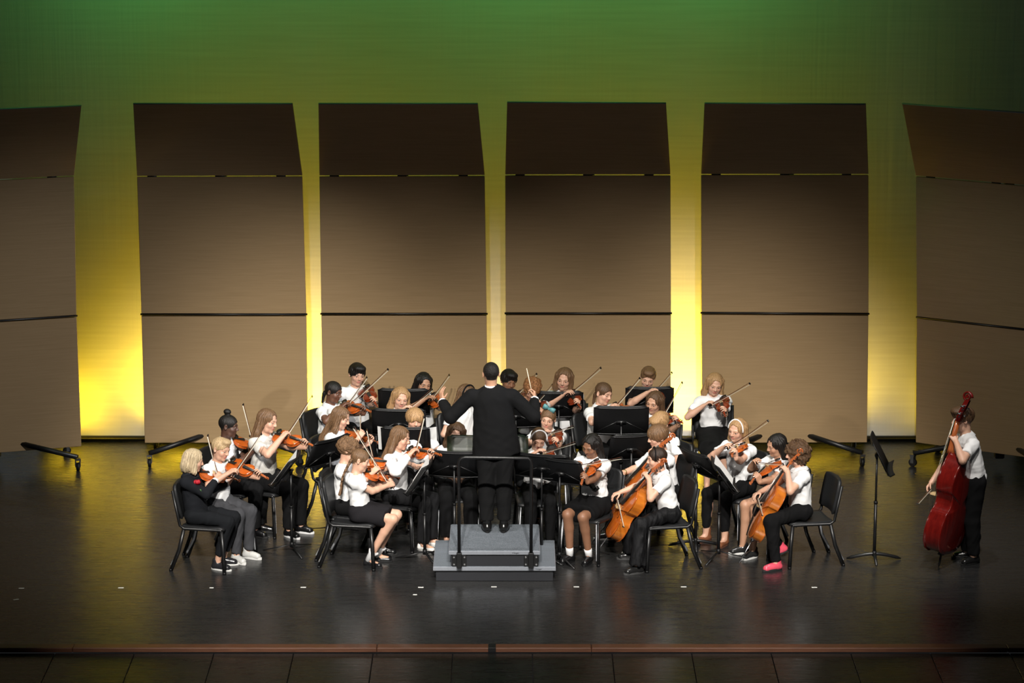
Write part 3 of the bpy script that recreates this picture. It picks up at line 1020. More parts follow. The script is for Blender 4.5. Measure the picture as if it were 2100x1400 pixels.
def hair_mesh(style):
    if style in HAIR_CACHE:
        return HAIR_CACHE[style]
    long_ = style in ('long', 'long_front', 'braid', 'ponytail', 'wavy', 'bob', 'braid_one')
    zlo = -0.40 if long_ and style != 'bob' else -0.17
    h = 0.0058
    s = SDF(axis(-0.155, 0.155, h, h, ()), axis(-0.20, 0.155, h, h, ()), axis(zlo, 0.19, h, h, ()))
    cap = lambda r, c=(0, -0.012, 0.028): s.ell(c, I3, r, 0.02)
    def face(z=-0.035, r=(0.068, 0.075, 0.088), y=0.108):
        FACE[style] = (z, r, y)
        s.ell((0, y, z), I3, r, 0.010, True)
    strand, seed = 0.0022, len(style)
    def short_cut(a, b):        # lower hairline: keep z > a + b*y
        n = nrm((0, b, -1)); s.half((0, 0, a), n)
    if style == 'short':
        cap((0.080, 0.097, 0.086)); s.ell((0, 0.045, 0.088), I3, (0.055, 0.045, 0.03), 0.02); face(-0.03); short_cut(-0.012, 0.55); strand = 0.003
    elif style == 'buzz':
        cap((0.0745, 0.091, 0.0815)); face(-0.022); short_cut(-0.030, 0.55); strand = 0.0006
    elif style == 'thick':
        cap((0.086, 0.102, 0.093)); s.ell((0, 0.05, 0.082), I3, (0.065, 0.05, 0.035), 0.02); face(-0.045); short_cut(-0.025, 0.45); strand = 0.004
    elif style == 'bowl':
        cap((0.092, 0.106, 0.091), (0, -0.008, 0.026)); face(-0.062, (0.062, 0.08, 0.082), 0.115); short_cut(-0.055, 0.28); strand = 0.0035
    elif style == 'curly':
        cap((0.098, 0.112, 0.098), (0, -0.014, 0.028)); face(-0.045, (0.064, 0.075, 0.085)); short_cut(-0.062, 0.35)
        s.folds(0.016, (90, 110, 125, 140, 160, 180), 3); strand = 0.0
    elif style == 'mop':
        cap((0.110, 0.124, 0.108), (0, -0.02, 0.022)); s.ell((0, -0.04, -0.05), I3, (0.100, 0.085, 0.06), 0.03); face(-0.05, (0.060, 0.08, 0.082)); short_cut(-0.105, 0.2)
        s.folds(0.024, (70, 85, 100, 120, 140, 165), 5); strand = 0.0
    elif style == 'bob':
        cap((0.085, 0.099, 0.088)); s.ell((0, -0.05, -0.055), I3, (0.088, 0.065, 0.09), 0.03)
        for q in (-1, 1): s.cone((q * 0.066, 0.0, 0.03), (q * 0.076, 0.018, -0.105), 0.030, 0.034, 0.025)
        face(-0.025, (0.066, 0.086, 0.118), 0.108); s.half((0, 0, -0.132), (0, 0, -1)); s.cone((0.014, 0.09, 0.10), (0.01, -0.02, 0.126), 0.011, 0.009, 0.008, neg=True); strand = 0.006
    elif style in ('long', 'wavy', 'long_front'):
        cap((0.0805, 0.097, 0.086)); s.cone((0, -0.055, 0.0), (0, -0.095, -0.27), 0.082, 0.072, 0.03, I3, (1, 0.5, 1))
        L_ = -0.27 if style != 'long_front' else -0.30
        for q in (-1, 1): s.cone((q * 0.068, -0.01, 0.03), (q * 0.085, 0.012 if style != 'long' else -0.03, -0.13), 0.030, 0.032, 0.02); s.cone((q * 0.085, 0.012 if style != 'long' else -0.03, -0.13), (q * 0.082, 0.05 if style == 'long_front' else -0.05, L_), 0.032, 0.018, 0.02)
        face(-0.025, (0.066, 0.086, 0.118), 0.108); s.cone((0.012, 0.09, 0.10), (0.008, -0.04, 0.128), 0.012, 0.010, 0.008, neg=True); strand = 0.0065 if style == 'wavy' else 0.005
    else:                      # hair pulled tight: ponytail, bun, braids
        cap((0.0785, 0.0955, 0.084)); face(-0.028, (0.069, 0.075, 0.086)); short_cut(-0.030, 0.45)
        strand = 0.0016
        if style == 'ponytail':
            s.ell((0, -0.105, 0.03), I3, (0.022, 0.018, 0.022), 0.015)
            s.cone((0, -0.115, 0.02), (0, -0.155, -0.05), 0.022, 0.030, 0.02); s.cone((0, -0.155, -0.05), (0, -0.135, -0.20), 0.030, 0.012, 0.02)
        if style == 'low_pony':
            s.ell((0, -0.098, -0.045), I3, (0.022, 0.02, 0.03), 0.015); s.cone((0, -0.105, -0.06), (0, -0.10, -0.15), 0.020, 0.012, 0.015)
        if style == 'bun':
            s.ell((0, -0.035, 0.135), I3, (0.038, 0.038, 0.030), 0.012)
        if style in ('braid', 'braid_one'):
            for q in ((-1, 1) if style == 'braid' else (1,)):
                for i in range(11):
                    t = i / 10
                    zz = -0.03 - 0.026 * i
                    s.ell((q * (0.045 + 0.012 * math.sin(t * 3)) + 0.007 * (-1) ** i, -0.088 - 0.03 * math.sin(t * 2.2), zz), I3, (0.018 - 0.004 * t, 0.016 - 0.004 * t, 0.019), 0.006)
                s.cone((q * 0.05, -0.105, -0.31), (q * 0.05, -0.10, -0.385), 0.010, 0.016, 0.01)
    if strand > 0:
        idx = np.nonzero(np.abs(s.D) < 0.02)
        x, y, z = s.X[idx[0]], s.Y[idx[1]], s.Z[idx[2]]
        azm = np.arctan2(x, -(y + 0.012))
        v = np.sin(azm * 23 + 1.5 * np.sin(z * 22)) * 0.6 + np.sin(azm * 41 + 2 + 2 * np.sin(z * 14)) * 0.5 + 0.5 * np.sin(azm * 9 + z * 12)
        top = np.clip((0.11 - z) / 0.05, 0.25, 1)
        s.D[idx] += (strand * v * top).astype(f32)
    me = mesh_np('hair', *s.mesh())
    HAIR_CACHE[style] = me
    return me


# eyes, shoes (templates)
def eye_mesh():
    m_ = MB()
    n = 16
    rings = []
    for i in range(1, 9):
        a = math.pi * i / 9
        rings.append([(0.0118 * math.sin(a) * math.cos(t), 0.0118 * math.cos(a), 0.0118 * math.sin(a) * math.sin(t)) for t in np.linspace(0, 2 * math.pi, n, endpoint=False)])
    m_.loft(rings, True, True, True)
    for f in m_.bm.faces:
        if f.calc_center_median().y > 0.0088: f.material_index = 1
    return m_.mesh('eye', ['eye_white', 'iris'])


EYE = eye_mesh()
SHOE = {}


def shoe_mesh(style):
    if style in SHOE: return SHOE[style]
    h = 0.0065
    s = SDF(axis(-0.07, 0.07, h, h, ()), axis(-0.10, 0.20, h, h, ()), axis(-0.012, 0.14, h, h, ()))
    oval = (0.9, 1, 1)
    if style == 'boot':
        s.cone((0, -0.035, 0.04), (0, 0.10, 0.030), 0.034, 0.033, 0.02); s.cone((0, -0.012, 0.05), (0, -0.02, 0.13), 0.036, 0.038, 0.02)
    elif style in ('flat', 'mary'):
        s.cone((0, -0.035, 0.030), (0, 0.115, 0.024), 0.032, 0.030, 0.015); s.cone((0, -0.04, 0.03), (0, -0.04, 0.055), 0.03, 0.028, 0.015)
        s.ell((0, 0.02, 0.075), I3, (0.027, 0.06, 0.035), 0.01, True)
        if style == 'mary': s.cone((-0.03, 0.012, 0.05), (0.03, 0.012, 0.05), 0.010, 0.010, 0.01)
    else:
        s.cone((0, -0.035, 0.036), (0, 0.11, 0.030), 0.036, 0.035, 0.02); s.cone((0, -0.015, 0.05), (0, -0.022, 0.095), 0.034, 0.035, 0.025); s.cone((0, 0.0, 0.06), (0, 0.07, 0.045), 0.028, 0.024, 0.03)
    s.half((0, 0, 0.014), (0, 0, -1))
    up = mesh_np('shoe', *s.mesh())
    m_ = MB()
    k = 0.036 if style not in ('flat', 'mary') else 0.031
    ol = [(k * 1.02 * math.sin(a) * (1.0 if math.cos(a) < 0 else 1.04), 0.042 + 0.118 * math.cos(a), 0) for a in np.linspace(0, 2 * math.pi, 18, endpoint=False)]
    t = 0.024 if style == 'sneaker' else 0.017
    m_.loft([[(x * .94, y * .98, 0.0) for x, y, _ in ol], [(x, y, 0.006) for x, y, _ in ol], [(x, y, t) for x, y, _ in ol]], True, True, False)
    so = m_.mesh('sole', ['rubber'])
    SHOE[style] = (up, so)
    return SHOE[style]


# ------------------------------------------------------------------ people
SKIN = {'fair': (0.62, 0.36, 0.25), 'tan': (0.46, 0.25, 0.155), 'olive': (0.50, 0.28, 0.18), 'brown': (0.14, 0.062, 0.036), 'deep': (0.085, 0.038, 0.024), 'indian': (0.26, 0.125, 0.07)}
LIPS = {'fair': (0.52, 0.20, 0.16), 'tan': (0.36, 0.14, 0.10), 'olive': (0.38, 0.15, 0.11), 'brown': (0.13, 0.05, 0.035), 'deep': (0.075, 0.03, 0.022), 'indian': (0.2, 0.075, 0.05)}
HCOL = {'ash': (0.50, 0.39, 0.245), 'blond': (0.47, 0.33, 0.18), 'light': (0.36, 0.21, 0.095), 'ginger': (0.26, 0.115, 0.045), 'brown': (0.085, 0.045, 0.022), 'mid': (0.15, 0.082, 0.04), 'dark': (0.03, 0.016, 0.010), 'black': (0.009, 0.007, 0.006)}
WHITE = (0.80, 0.80, 0.80)
BLACK = (0.0065, 0.0065, 0.007)


def ik(S, W, l1, l2, pole):
    d = W - S; L = np.linalg.norm(d)
    Lc = min(L, (l1 + l2) * 0.995)
    u = d / (L + 1e-9)
    W2 = S + u * Lc
    a = (l1 * l1 - l2 * l2 + Lc * Lc) / (2 * Lc)
    h = math.sqrt(max(l1 * l1 - a * a, 0))
    pv = pole - u * (pole @ u)
    return S + u * a + nrm(pv) * h, W2, L - Lc


def face_mask(L):
    return L


def person(desc, root_xy, J, st, group='members of the youth string orchestra'):
    """J: joints in world coordinates; st: style. Builds body, clothes, hair, shoes under one Empty."""
    root = empty('person', (root_xy[0], root_xy[1], st.get('root_z', 0.0)), desc, 'person', group)
    O = np.array(root.location)
    J = {k: (np.asarray(v, float) - O if k not in ('f', 'legs', 'arms', 'hf', 'hu') else v) for k, v in J.items()}
    s = st['s']
    f = J['f']; rt = np.array([f[1], -f[0], 0])
    hf, hu = J['hf'], J['hu']                    # head forward, head up
    hr = nrm(np.cross(hf, hu)); hk = st.get('hk', 0.5 + 0.5 * s) * 0.99
    HA = np.array([hr, hf, hu])                  # rows: local axes
    H = J['head']
    hl = lambda x, y, z: H + (hr * x + hf * y + hu * z) * hk
    legs = [{k: np.asarray(v, float) - O if k in ('hip', 'knee', 'ankle') else v for k, v in l.items()} for l in J['legs']]
    arms = [{k: np.asarray(v, float) - O if k in ('sh', 'el', 'wr') else v for k, v in a.items()} for a in J['arms']]
    spn = nrm(J['neck'] - J['hip'])              # spine direction
    sf = nrm(f - spn * (f @ spn)); TA = np.array([rt, sf, spn])
    sk = SKIN[st.get('skin', 'fair')]
    bw = st.get('build', 1.0)
    # ---- body
    pts = [J['hip'], H, hl(0, 0, 0.13), hl(0, 0.1, 0), hl(0, -0.1, 0), hl(0.1, 0, 0), hl(-0.1, 0, 0)]
    for l in legs: pts += [l['knee'], l['ankle'], l['ankle'] + l['toe'] * 0.14, l['hip']]
    fine = [(H - 0.125 * hk, H + 0.125 * hk)]
    for a in arms:
        c = a['wr'] + a['d'] * 0.07
        pts += [a['sh'], a['el'], a['wr'], a['wr'] + a['d'] * 0.12, c + 0.05, c - 0.05]
        fine.append((c - 0.072, c + 0.072))
    B = sdf_for(pts, 0.09 + 0.04 * max(0, s - 1), 0.0190, st.get('res', 0.0064), fine)
    bare = st.get('bare_legs', False)
    # torso and limbs
    B.cone(J['hip'] + spn * 0.02, J['neck'] - spn * 0.10 * s, 0.105 * s * bw, 0.115 * s * bw, 0.03, TA, (1, 0.66, 1))
    B.cone(arms[0]['sh'], arms[1]['sh'], 0.040 * s, 0.040 * s, 0.03)
    B.cone(J['neck'] - spn * 0.06 * s, J['neck'] + spn * 0.0, 0.055 * s, 0.044 * hk, 0.03)
    B.cone(J['neck'] - spn * 0.01, hl(0, -0.022, -0.035), 0.046 * hk, 0.045 * hk, 0.02)
    for l in legs:
        B.cone(l['hip'], l['knee'], 0.070 * s, 0.050 * s, 0.03)
        cm = l['knee'] + (l['ankle'] - l['knee']) * 0.33 - l['toe'] * 0.012
        B.cone(l['knee'], cm, 0.050 * s, 0.047 * s, 0.015); B.cone(cm, l['ankle'], 0.046 * s, 0.031 * s, 0.015)
        B.cone(l['ankle'] - UP * 0.03, l['ankle'] + l['toe'] * 0.10 * s - UP * 0.045 * s, 0.028 * s, 0.022 * s, 0.02)
    for a in arms:
        B.cone(a['sh'], a['el'], 0.042 * s, 0.034 * s, 0.02)
        m = a['el'] + (a['wr'] - a['el']) * 0.3
        B.cone(a['el'], m, 0.034 * s, 0.035 * s, 0.012); B.cone(m, a['wr'], 0.035 * s, 0.0225 * s, 0.012)
        d, n_, t = a['d'], a['n'], a['t']
        q = a.get('scale', 0.86 + 0.1 * s); W = a['wr']
        for o in (-0.017, 0.0, 0.017):
            B.cone(W + t * o * 0.7 * q, W + (d * 0.070 + t * o * 1.25) * q, 0.015 * q, 0.0125 * q, 0.008)
        cu = a.get('curl', (0.5, 0.9, 0.6))
        for i, (off, ln) in enumerate(((1.5, 0.95), (0.5, 1.06), (-0.5, 1.0), (-1.5, 0.82))):
            p = W + (d * (0.074 - 0.004 * abs(i - 1.3)) + t * off * 0.0165) * q
            ang = 0; spread = t * off * a.get('spread', 0.05)
            for j, (l0, r0, r1) in enumerate(((0.036, 0.0088, 0.0078), (0.024, 0.0078, 0.0070), (0.019, 0.0070, 0.0060))):
                ang += cu[j] * (1 + 0.10 * (i - 1.5))
                p2 = p + nrm(d * math.cos(ang) + n_ * math.sin(ang) + spread) * l0 * ln * q
                B.cone(p, p2, r0 * q, r1 * q, 0.0025); p = p2
        p0 = W + (d * 0.020 + t * 0.018) * q
        p1 = p0 + nrm(t * 0.75 + d * 0.55 + n_ * 0.45) * 0.034 * q
        p2 = p1 + nrm(t * 0.10 + d * 0.75 + n_ * 0.6) * 0.026 * q
        p3 = p2 + nrm(-t * 0.15 + d * 0.7 + n_ * 0.6) * 0.020 * q
        B.cone(p0, p1, 0.0135 * q, 0.0100 * q, 0.006); B.cone(p1, p2, 0.0098 * q, 0.0086 * q, 0.003); B.cone(p2, p3, 0.0086 * q, 0.0066 * q, 0.003)
    # head
    E = lambda c, r, k=0.012, neg=False: B.ell(hl(*c), HA, [x * hk for x in r], k, neg)
    C = lambda a_, b_, ra, rb, k=0.01, neg=False: B.cone(hl(*a_), hl(*b_), ra * hk, rb * hk, k, neg=neg)
    E((0, -0.012, 0.026), (0.0715, 0.088, 0.077), 0.03)
    E((0, 0.024, -0.036), (0.056, 0.060, 0.070), 0.03)
    C((-0.030, 0.028, -0.082), (0.030, 0.028, -0.082), 0.022, 0.022, 0.025)
    E((0, 0.064, -0.092), (0.020, 0.016, 0.016), 0.018)
    for q in (-1, 1):
        E((q * 0.036, 0.054, -0.030), (0.024, 0.022, 0.022), 0.018)
        E((q * 0.031, 0.091, -0.001), (0.016, 0.0135, 0.0095), 0.010, True)
        C((q * 0.014, 0.079, 0.019), (q * 0.044, 0.068, 0.019), 0.0085, 0.0075, 0.012)
        C((q * 0.0200, 0.0740, 0.0085), (q * 0.0425, 0.0685, 0.0074), 0.0094, 0.0088, 0.003)
        C((q * 0.0210, 0.0740, -0.0110), (q * 0.0415, 0.0690, -0.0105), 0.0066, 0.0062, 0.004)
        E((q * 0.075, -0.010, -0.008), (0.008, 0.018, 0.030), 0.006)
        E((q * 0.079, -0.004, -0.006), (0.006, 0.010, 0.018), 0.004, True)
        E((q * 0.010, 0.088, -0.030), (0.0075, 0.008, 0.0065), 0.005)
    C((0, 0.076, 0.014), (0, 0.099, -0.025), 0.0085, 0.0095, 0.010)
    C((-0.016, 0.0775, -0.0535), (0.016, 0.0775, -0.0535), 0.0062, 0.0062, 0.006)
    C((-0.013, 0.0775, -0.0635), (0.013, 0.0775, -0.0635), 0.0068, 0.0068, 0.006)
    C((-0.021, 0.0855, -0.0583), (0.021, 0.0855, -0.0583), 0.0022, 0.0022, 0.003, True)
    V, Q = B.mesh()
    me = mesh_np('body', V, Q)
    # own colours of the skin: lips, brows, scalp under the hair, pinker cheeks and knuckles
    loc = (V - H) @ HA.T / hk
    colr = np.tile(np.array(sk, f32), (len(V), 1))
    x, y, z = loc[:, 0], loc[:, 1], loc[:, 2]
    near = (np.abs(loc) < 0.14).all(1)
    def blend(mask_val, c):
        w_ = np.clip(mask_val, 0, 1)[:, None] * near[:, None]
        colr[:] = colr * (1 - w_) + np.array(c, f32) * w_
    chk = np.exp(-(((np.abs(x) - 0.042) / 0.018) ** 2 + ((z + 0.032) / 0.02) ** 2)) * (y > 0.02)
    blend(chk * 0.25, np.array(LIPS[st.get('skin', 'fair')]) * 1.15)
    blend((1.35 - ((x / 0.023) ** 2 + ((z + 0.0583) / 0.0115) ** 2)) * 1.6 * (y > 0.06), LIPS[st.get('skin', 'fair')])
    hc = np.array(HCOL[st['hair'][1]])
    if st['hair'][1] != 'blond':
        blend((1 - (((np.abs(x) - 0.030) / 0.020) ** 2 + ((z - 0.0215 + 0.12 * np.abs(np.abs(x) - 0.03)) / 0.0055) ** 2)) * 1.5 * (y > 0.045), hc * 0.8 + np.array(sk) * 0.08)
    else:
        blend((1 - (((np.abs(x) - 0.030) / 0.020) ** 2 + ((z - 0.0215) / 0.0055) ** 2)) * 0.8 * (y > 0.045), hc * 0.5)
    hair_mesh(st['hair'][0]); fz, fr_, fy = FACE[st['hair'][0]]
    outside = np.clip((np.sqrt((x / fr_[0]) ** 2 + ((y - fy) / fr_[1]) ** 2 + ((z - fz) / fr_[2]) ** 2) - 1.0) * 8, 0, 1)
    scalp = outside * np.clip((z - 0.04) / 0.01, 0, 1) + np.clip((-0.03 - y) / 0.02, 0, 1) * (z > -0.05)
    blend(scalp, hc)
    at_ = me.attributes.new('tint', 'FLOAT_COLOR', 'POINT')
    at_.data.foreach_set('color', np.concatenate([colr, np.ones((len(V), 1), f32)], 1).ravel())
    mobj('body', me, 'skin', root)
    HM = frame_mtx(H, hr * hk, hf * hk, hu * hk)
    for q in (-1, 1):
        e = mobj('eye', EYE, None, root); e.matrix_local = HM @ Matrix.Translation((q * 0.031, 0.0685, -0.001)) @ Matrix.Rotation(R(-16), 4, 'X')
    # ---- hair
    hs, hcn = st['hair']
    hm = hair_mesh(hs)
    key = 'curl_hair' if hs in ('curly', 'mop', 'buzz') else 'hair'
    hme = HAIR_MESH.get((hs, key))
    if hme is None:
        hme = hm; HAIR_MESH[(hs, key)] = hme
        hme.materials.append(M[key])
    ho = mobj('hair', hme, None, root, HCOL[hcn]); ho.matrix_local = HM
    for acc in st.get('acc', ()):
        m_ = MB()
        if acc[0] == 'headband':
            ptsb = [(0.0845 * math.cos(a), 0.032 - 0.02 * math.sin(a), 0.005 + 0.109 * math.sin(a)) for a in np.linspace(0.0, math.pi, 17)]
            m_.tube(ptsb, 0.0085 if acc[1] != 'wide' else 0.013, 6, flat=(0.45, 1), up=(0, 1, 0))
            o = m_.build('headband', acc[2], root, acc[3])
        elif acc[0] == 'hair_bow':
            for q in (-1, 1):
                m_.loft([[(q * xx, yy, zz) for yy, zz in ((-w, -hh), (w, -hh), (w, hh), (-w, hh))] for xx, w, hh in ((0.004, 0.008, 0.008), (0.03, 0.016, 0.024), (0.06, 0.012, 0.027), (0.068, 0.006, 0.020))], True, True, True)
            m_.tube([(0, -0.012, 0), (0, 0.012, 0)], 0.012, 8)
            o = m_.build('hair_bow', acc[1], root, acc[2]); o.matrix_local = HM @ Matrix.Translation((acc[3], 0.02, 0.122)) @ Matrix.Rotation(R(-18), 4, 'Y')
            continue
        elif acc[0] == 'hair_tie':
            m_.tube([(0.012 * math.cos(a), -0.113, 0.02 + 0.0) if False else (0.02 * math.cos(a), -0.116 + 0.006 * math.sin(a), 0.022 + 0.02 * math.sin(a)) for a in np.linspace(0, 2 * math.pi, 12)], 0.006, 6)
            o = m_.build('hair_tie', 'cloth', root, acc[1])
        o.matrix_local = HM
    # ---- shirt or jacket
    tp = st.get('top', {})
    col = tp.get('color', WHITE); slv = tp.get('sleeve', 0.62)
    pts = [J['hip'], J['neck'] + UP * 0.03] + [a['sh'] for a in arms] + [a['el'] for a in arms] + [J['hip'] + rt * 0.17 * s, J['hip'] - rt * 0.17 * s]
    if slv > 1: pts += [a['wr'] for a in arms]
    T = sdf_for(pts, 0.12 + 0.25 * max(0, s - 1), 0.0120)
    hem = tp.get('hem', -0.03)
    T.cone(J['hip'] + spn * hem, J['neck'] - spn * 0.105 * s, (0.146 + tp.get('flare', 0.0)) * s * bw, 0.134 * s * bw, 0.03, TA, (1, 0.73, 1), cut0=-spn)
    T.cone(arms[0]['sh'] - spn * 0.012, arms[1]['sh'] - spn * 0.012, 0.053 * s, 0.053 * s, 0.035)
    T.cone(J['neck'] - spn * 0.075 * s, J['neck'] - spn * 0.032, 0.070 * s, 0.052 * hk, 0.03)
    for a in arms:
        if slv <= 1:
            e = a['sh'] + (a['el'] - a['sh']) * slv
            T.cone(a['sh'], e, 0.051 * s, 0.055 * s, 0.04, cut=True)
        else:
            T.cone(a['sh'], a['el'], 0.058 * s, 0.052 * s, 0.025)
            e = a['el'] + (a['wr'] - a['el']) * min(slv - 1, 1)
            T.cone(a['el'], e, 0.052 * s, 0.039 * s, 0.02, cut=True)
    T.folds(tp.get('fold', 0.012), (24, 32, 42, 55), int(abs(O[0]) * 997) % 1000, True)
    # neckline and the limbs' openings
    T.cone(J['neck'] - spn * 0.03 + sf * 0.012, J['neck'] + spn * 0.05, 0.046 * hk, 0.052 * hk, 0.004, neg=True)
    sh_ = mobj(tp.get('name', 'shirt'), mesh_np('shirt', *T.mesh()), tp.get('mat', 'cloth'), root, col)
    # collar
    if tp.get('collar', True):
        m_ = MB(); ccol = tp.get('collar_color', col)
        n = 22; rings = []
        cx_ = J['neck']
        for rr_, zz in ((0.054, 0.0), (0.053, 0.036), (0.058, 0.038), (0.062, 0.0)) if tp.get('thin') else ((0.052, -0.006), (0.051, 0.020), (0.056, 0.025), (0.086, -0.012), (0.084, -0.020), (0.058, 0.006)):
            ring = []
            for i in range(n):
                a = 2 * math.pi * i / n
                fr = max(0, math.cos(a))
                ring.append(cx_ + (rt * math.sin(a) * rr_ + sf * math.cos(a) * (rr_ * 0.98 + 0.006) + spn * (zz - 0.024 * fr ** 2)) * hk)
            rings.append(ring)
        rings.append(rings[0])
        m_.loft(rings, True, False, True)
        bmesh.ops.remove_doubles(m_.bm, verts=m_.bm.verts, dist=1e-5)
        m_.build('collar', 'cloth', sh_, ccol)
    if tp.get('cuff'):
        for a in arms:
            m_ = MB(); u = nrm(a['wr'] - a['el'])
            e = a['el'] + (a['wr'] - a['el']) * min(slv - 1, 1)
            m_.tube([e - u * 0.01, e + u * 0.016], 0.034 * s, 14); m_.build('cuff', 'cloth', sh_, WHITE)
    if tp.get('buttons', False):
        for i in range(4):
            p = J['neck'] - spn * (0.08 + 0.055 * i) + sf * (0.092 * s)
            m_ = MB(); m_.tube([p - sf * 0.006, p + sf * 0.004], 0.005, 8); m_.build('button', 'white_plastic', sh_)
    # ---- trousers, shorts or skirt
    bt = st.get('bottom', {'kind': 'trousers'})
    col = bt.get('color', BLACK)
    pts = [J['hip'] + UP * 0.12, J['hip'] + rt * 0.2, J['hip'] - rt * 0.2]
    for l in legs: pts += [l['knee'], l['ankle'] if bt['kind'] == 'trousers' else l['knee']]
    P_ = sdf_for(pts, 0.12 + 0.05 * max(0, s - 1), 0.0120)
    fl = bt.get('flare', 1.0); wide = bt.get('wide', 1.0)
    hq = bt.get('hip', 0.096) * s
    P_.cone(legs[0]['hip'], legs[1]['hip'], hq, hq, 0.03)
    P_.cone(J['hip'], J['hip'] + spn * 0.085 * s, (0.126 if hq > 0.09 * s else 0.118) * s * bw, 0.114 * s * bw, 0.03, TA, (1, 0.70, 1), cut=spn)
    if bt['kind'] == 'skirt':
        k0, k1 = legs[0]['knee'], legs[1]['knee']
        e = bt.get('len', 0.9)
        mid = (k0 + k1) / 2; dd = nrm(mid - J['hip'])
        for l in legs: P_.cone(l['hip'], l['hip'] + (l['knee'] - l['hip']) * e, 0.092 * s, 0.090 * s, 0.05, cut=dd)
        P_.cone(J['hip'], J['hip'] + (mid - J['hip']) * e, 0.095 * s, 0.088 * s, 0.07, cut=dd)
        if bt.get('drape', 0):
            P_.cone(J['hip'] + (mid - J['hip']) * 0.5, mid - UP * bt['drape'] + dd * (-0.03), 0.11 * s, 0.12 * s, 0.08, cut=(0, 0, -1))
        P_.folds(0.009, (30, 45, 60), 5)
    elif bt['kind'] == 'shorts':
        for l in legs: P_.cone(l['hip'], l['hip'] + (l['knee'] - l['hip']) * bt.get('len', 0.8), 0.088 * s, 0.080 * s, 0.03, cut=True)
        P_.folds(0.007, (40, 60), 5)
    else:
        for l in legs:
            P_.cone(l['hip'], l['knee'], 0.083 * s * wide, 0.061 * s * wide, 0.03)
            e = l['knee'] + (l['ankle'] - l['knee']) * bt.get('len', 0.97)
            P_.cone(l['knee'], e, 0.062 * s * wide, 0.050 * s * fl * wide, 0.02, cut=True)
            if fl < 1.2 and wide >= 1: P_.cone(l['knee'] + (e - l['knee']) * 0.1 - l['toe'] * 0.012, l['knee'] + (e - l['knee']) * 0.45 - l['toe'] * 0.014, 0.058 * s, 0.056 * s, 0.03)
        P_.folds(bt.get('fold', 0.009), (26, 36, 50), 11, True)
    mobj(bt.get('name', bt['kind']), mesh_np('trousers', *P_.mesh()), bt.get('mat', 'cloth'), root, col)
    if st.get('belt'):
        m_ = MB(); n = 20
        c = J['hip'] + spn * 0.075 * s
        ring = lambda q, z: [c + rt * math.sin(a) * 0.130 * s * q + sf * math.cos(a) * 0.094 * s * q + spn * z for a in np.linspace(0, 2 * math.pi, n, endpoint=False)]
        m_.loft([ring(1, -0.014), ring(1.02, -0.014), ring(1.02, 0.014), ring(1, 0.014)], True, False, True); m_.build('belt', 'leather', root, (0.01, 0.01, 0.01))
    # ---- shoes and socks
    sst, scol, ssole = st.get('shoes', ('sneaker', BLACK, BLACK))
    up, so = shoe_mesh(sst)
    for l in legs:
        lc = l.get('shoe', (scol, ssole))
        t = nrm(l['toe']); pit = l.get('pitch', 0.0)
        t2 = np.array([t[0], t[1], 0]); t2 = nrm(t2)
        zf = nrm(UP * math.cos(pit) + t2 * math.sin(pit)); tf = nrm(np.cross(zf, np.cross(t2, UP)) * -1)
        if tf @ t2 < 0: tf = -tf
        q = (0.80 + 0.16 * s) * st.get('foot', 1.0)
        base = l['ankle'] - zf * 0.085 * q
        Mx = frame_mtx(base, np.cross(tf, zf) * q, tf * q, zf * q)
        if len(up.materials) == 0: up.materials.append(M['leather'])
        o = mobj('shoe', up, None, root, lc[0]); o.matrix_local = Mx
        so_ = mobj('sole', so, None, o, lc[1])
        if st.get('socks'):
            m_ = MB(); u = nrm(l['knee'] - l['ankle']); hgt = st['socks'][1]
            rr_ = [0.036 * s, 0.037 * s, 0.0375 * s] if not st['socks'][2:] else [0.036 * s, 0.040 * s, 0.056 * s]
            m_.tube([l['ankle'] - u * 0.03, l['ankle'] + u * hgt * 0.6, l['ankle'] + u * hgt], rr_, 14); m_.build('sock', 'cloth', root, st['socks'][0])
    return root, O

# ------------------------------------------------------------------ the orchestra
def place(o, origin, x, y, z, sc=1.0):
    o.matrix_basis = frame_mtx(origin, np.array(x) * sc, np.array(y) * sc, np.array(z) * sc)


def px_dir(p0, dpx, L, sign):
    """unit direction of a rod of length L starting at p0 whose far end appears dpx pixels away; sign<0: towards the camera"""
    _, S = proj(p0)
    a = dpx[0] / (S * L); c = -dpx[1] / (S * L)
    m = math.hypot(a, c)
    if m > 0.985: a, c = a * 0.985 / m, c * 0.985 / m
    t = math.sqrt(max(0, 1 - a * a - c * c)) * sign
    return nrm(CX * a + CU * c + CF * t)


VPROTO = {w_: fiddle('violin', '', 'violin', 'violins of the string section', 0.92, 0.030 * 0.92, ws) for w_, ws in
          (('light', ('violin_wood', 'violin_wood', 'violin_neck')), ('dark', ('violin_dark', 'violin_dark', 'violin_dark')))}
BPROTO = make_bow(0.69)
CPROTO = make_chair()
USED = set()


def take(proto, key):
    if key not in USED:
        USED.add(key); return proto
    return copy_tree(proto)


def chair_at(p, yaw, label):
    o = take(CPROTO, 'chair')
    o.location = (p[0], p[1], 0); o.rotation_euler = (0, 0, R(yaw + 180))
    tag(o, label, 'chair', 'black chairs of the orchestra')
    return o


def bow_at(F, bd, zb, label, L=0.69):
    o = take(BPROTO, 'bow')
    y = nrm(bd); z = nrm(zb - y * (zb @ y))
    place(o, F, np.cross(y, z), y, z, L / 0.69)
    tag(o, label, 'bow', 'bows of the string players')
    return o


def head_axes(hy, hp, roll=0):
    a = fdir(hy)
    hf = nrm(a * math.cos(R(hp)) - UP * math.sin(R(hp)))
    hu = nrm(a * math.sin(R(hp)) + UP * math.cos(R(hp)))
    if roll:
        hr = np.cross(hf, hu); hu = nrm(hu * math.cos(R(roll)) + hr * math.sin(R(roll)))
    return hf, hu


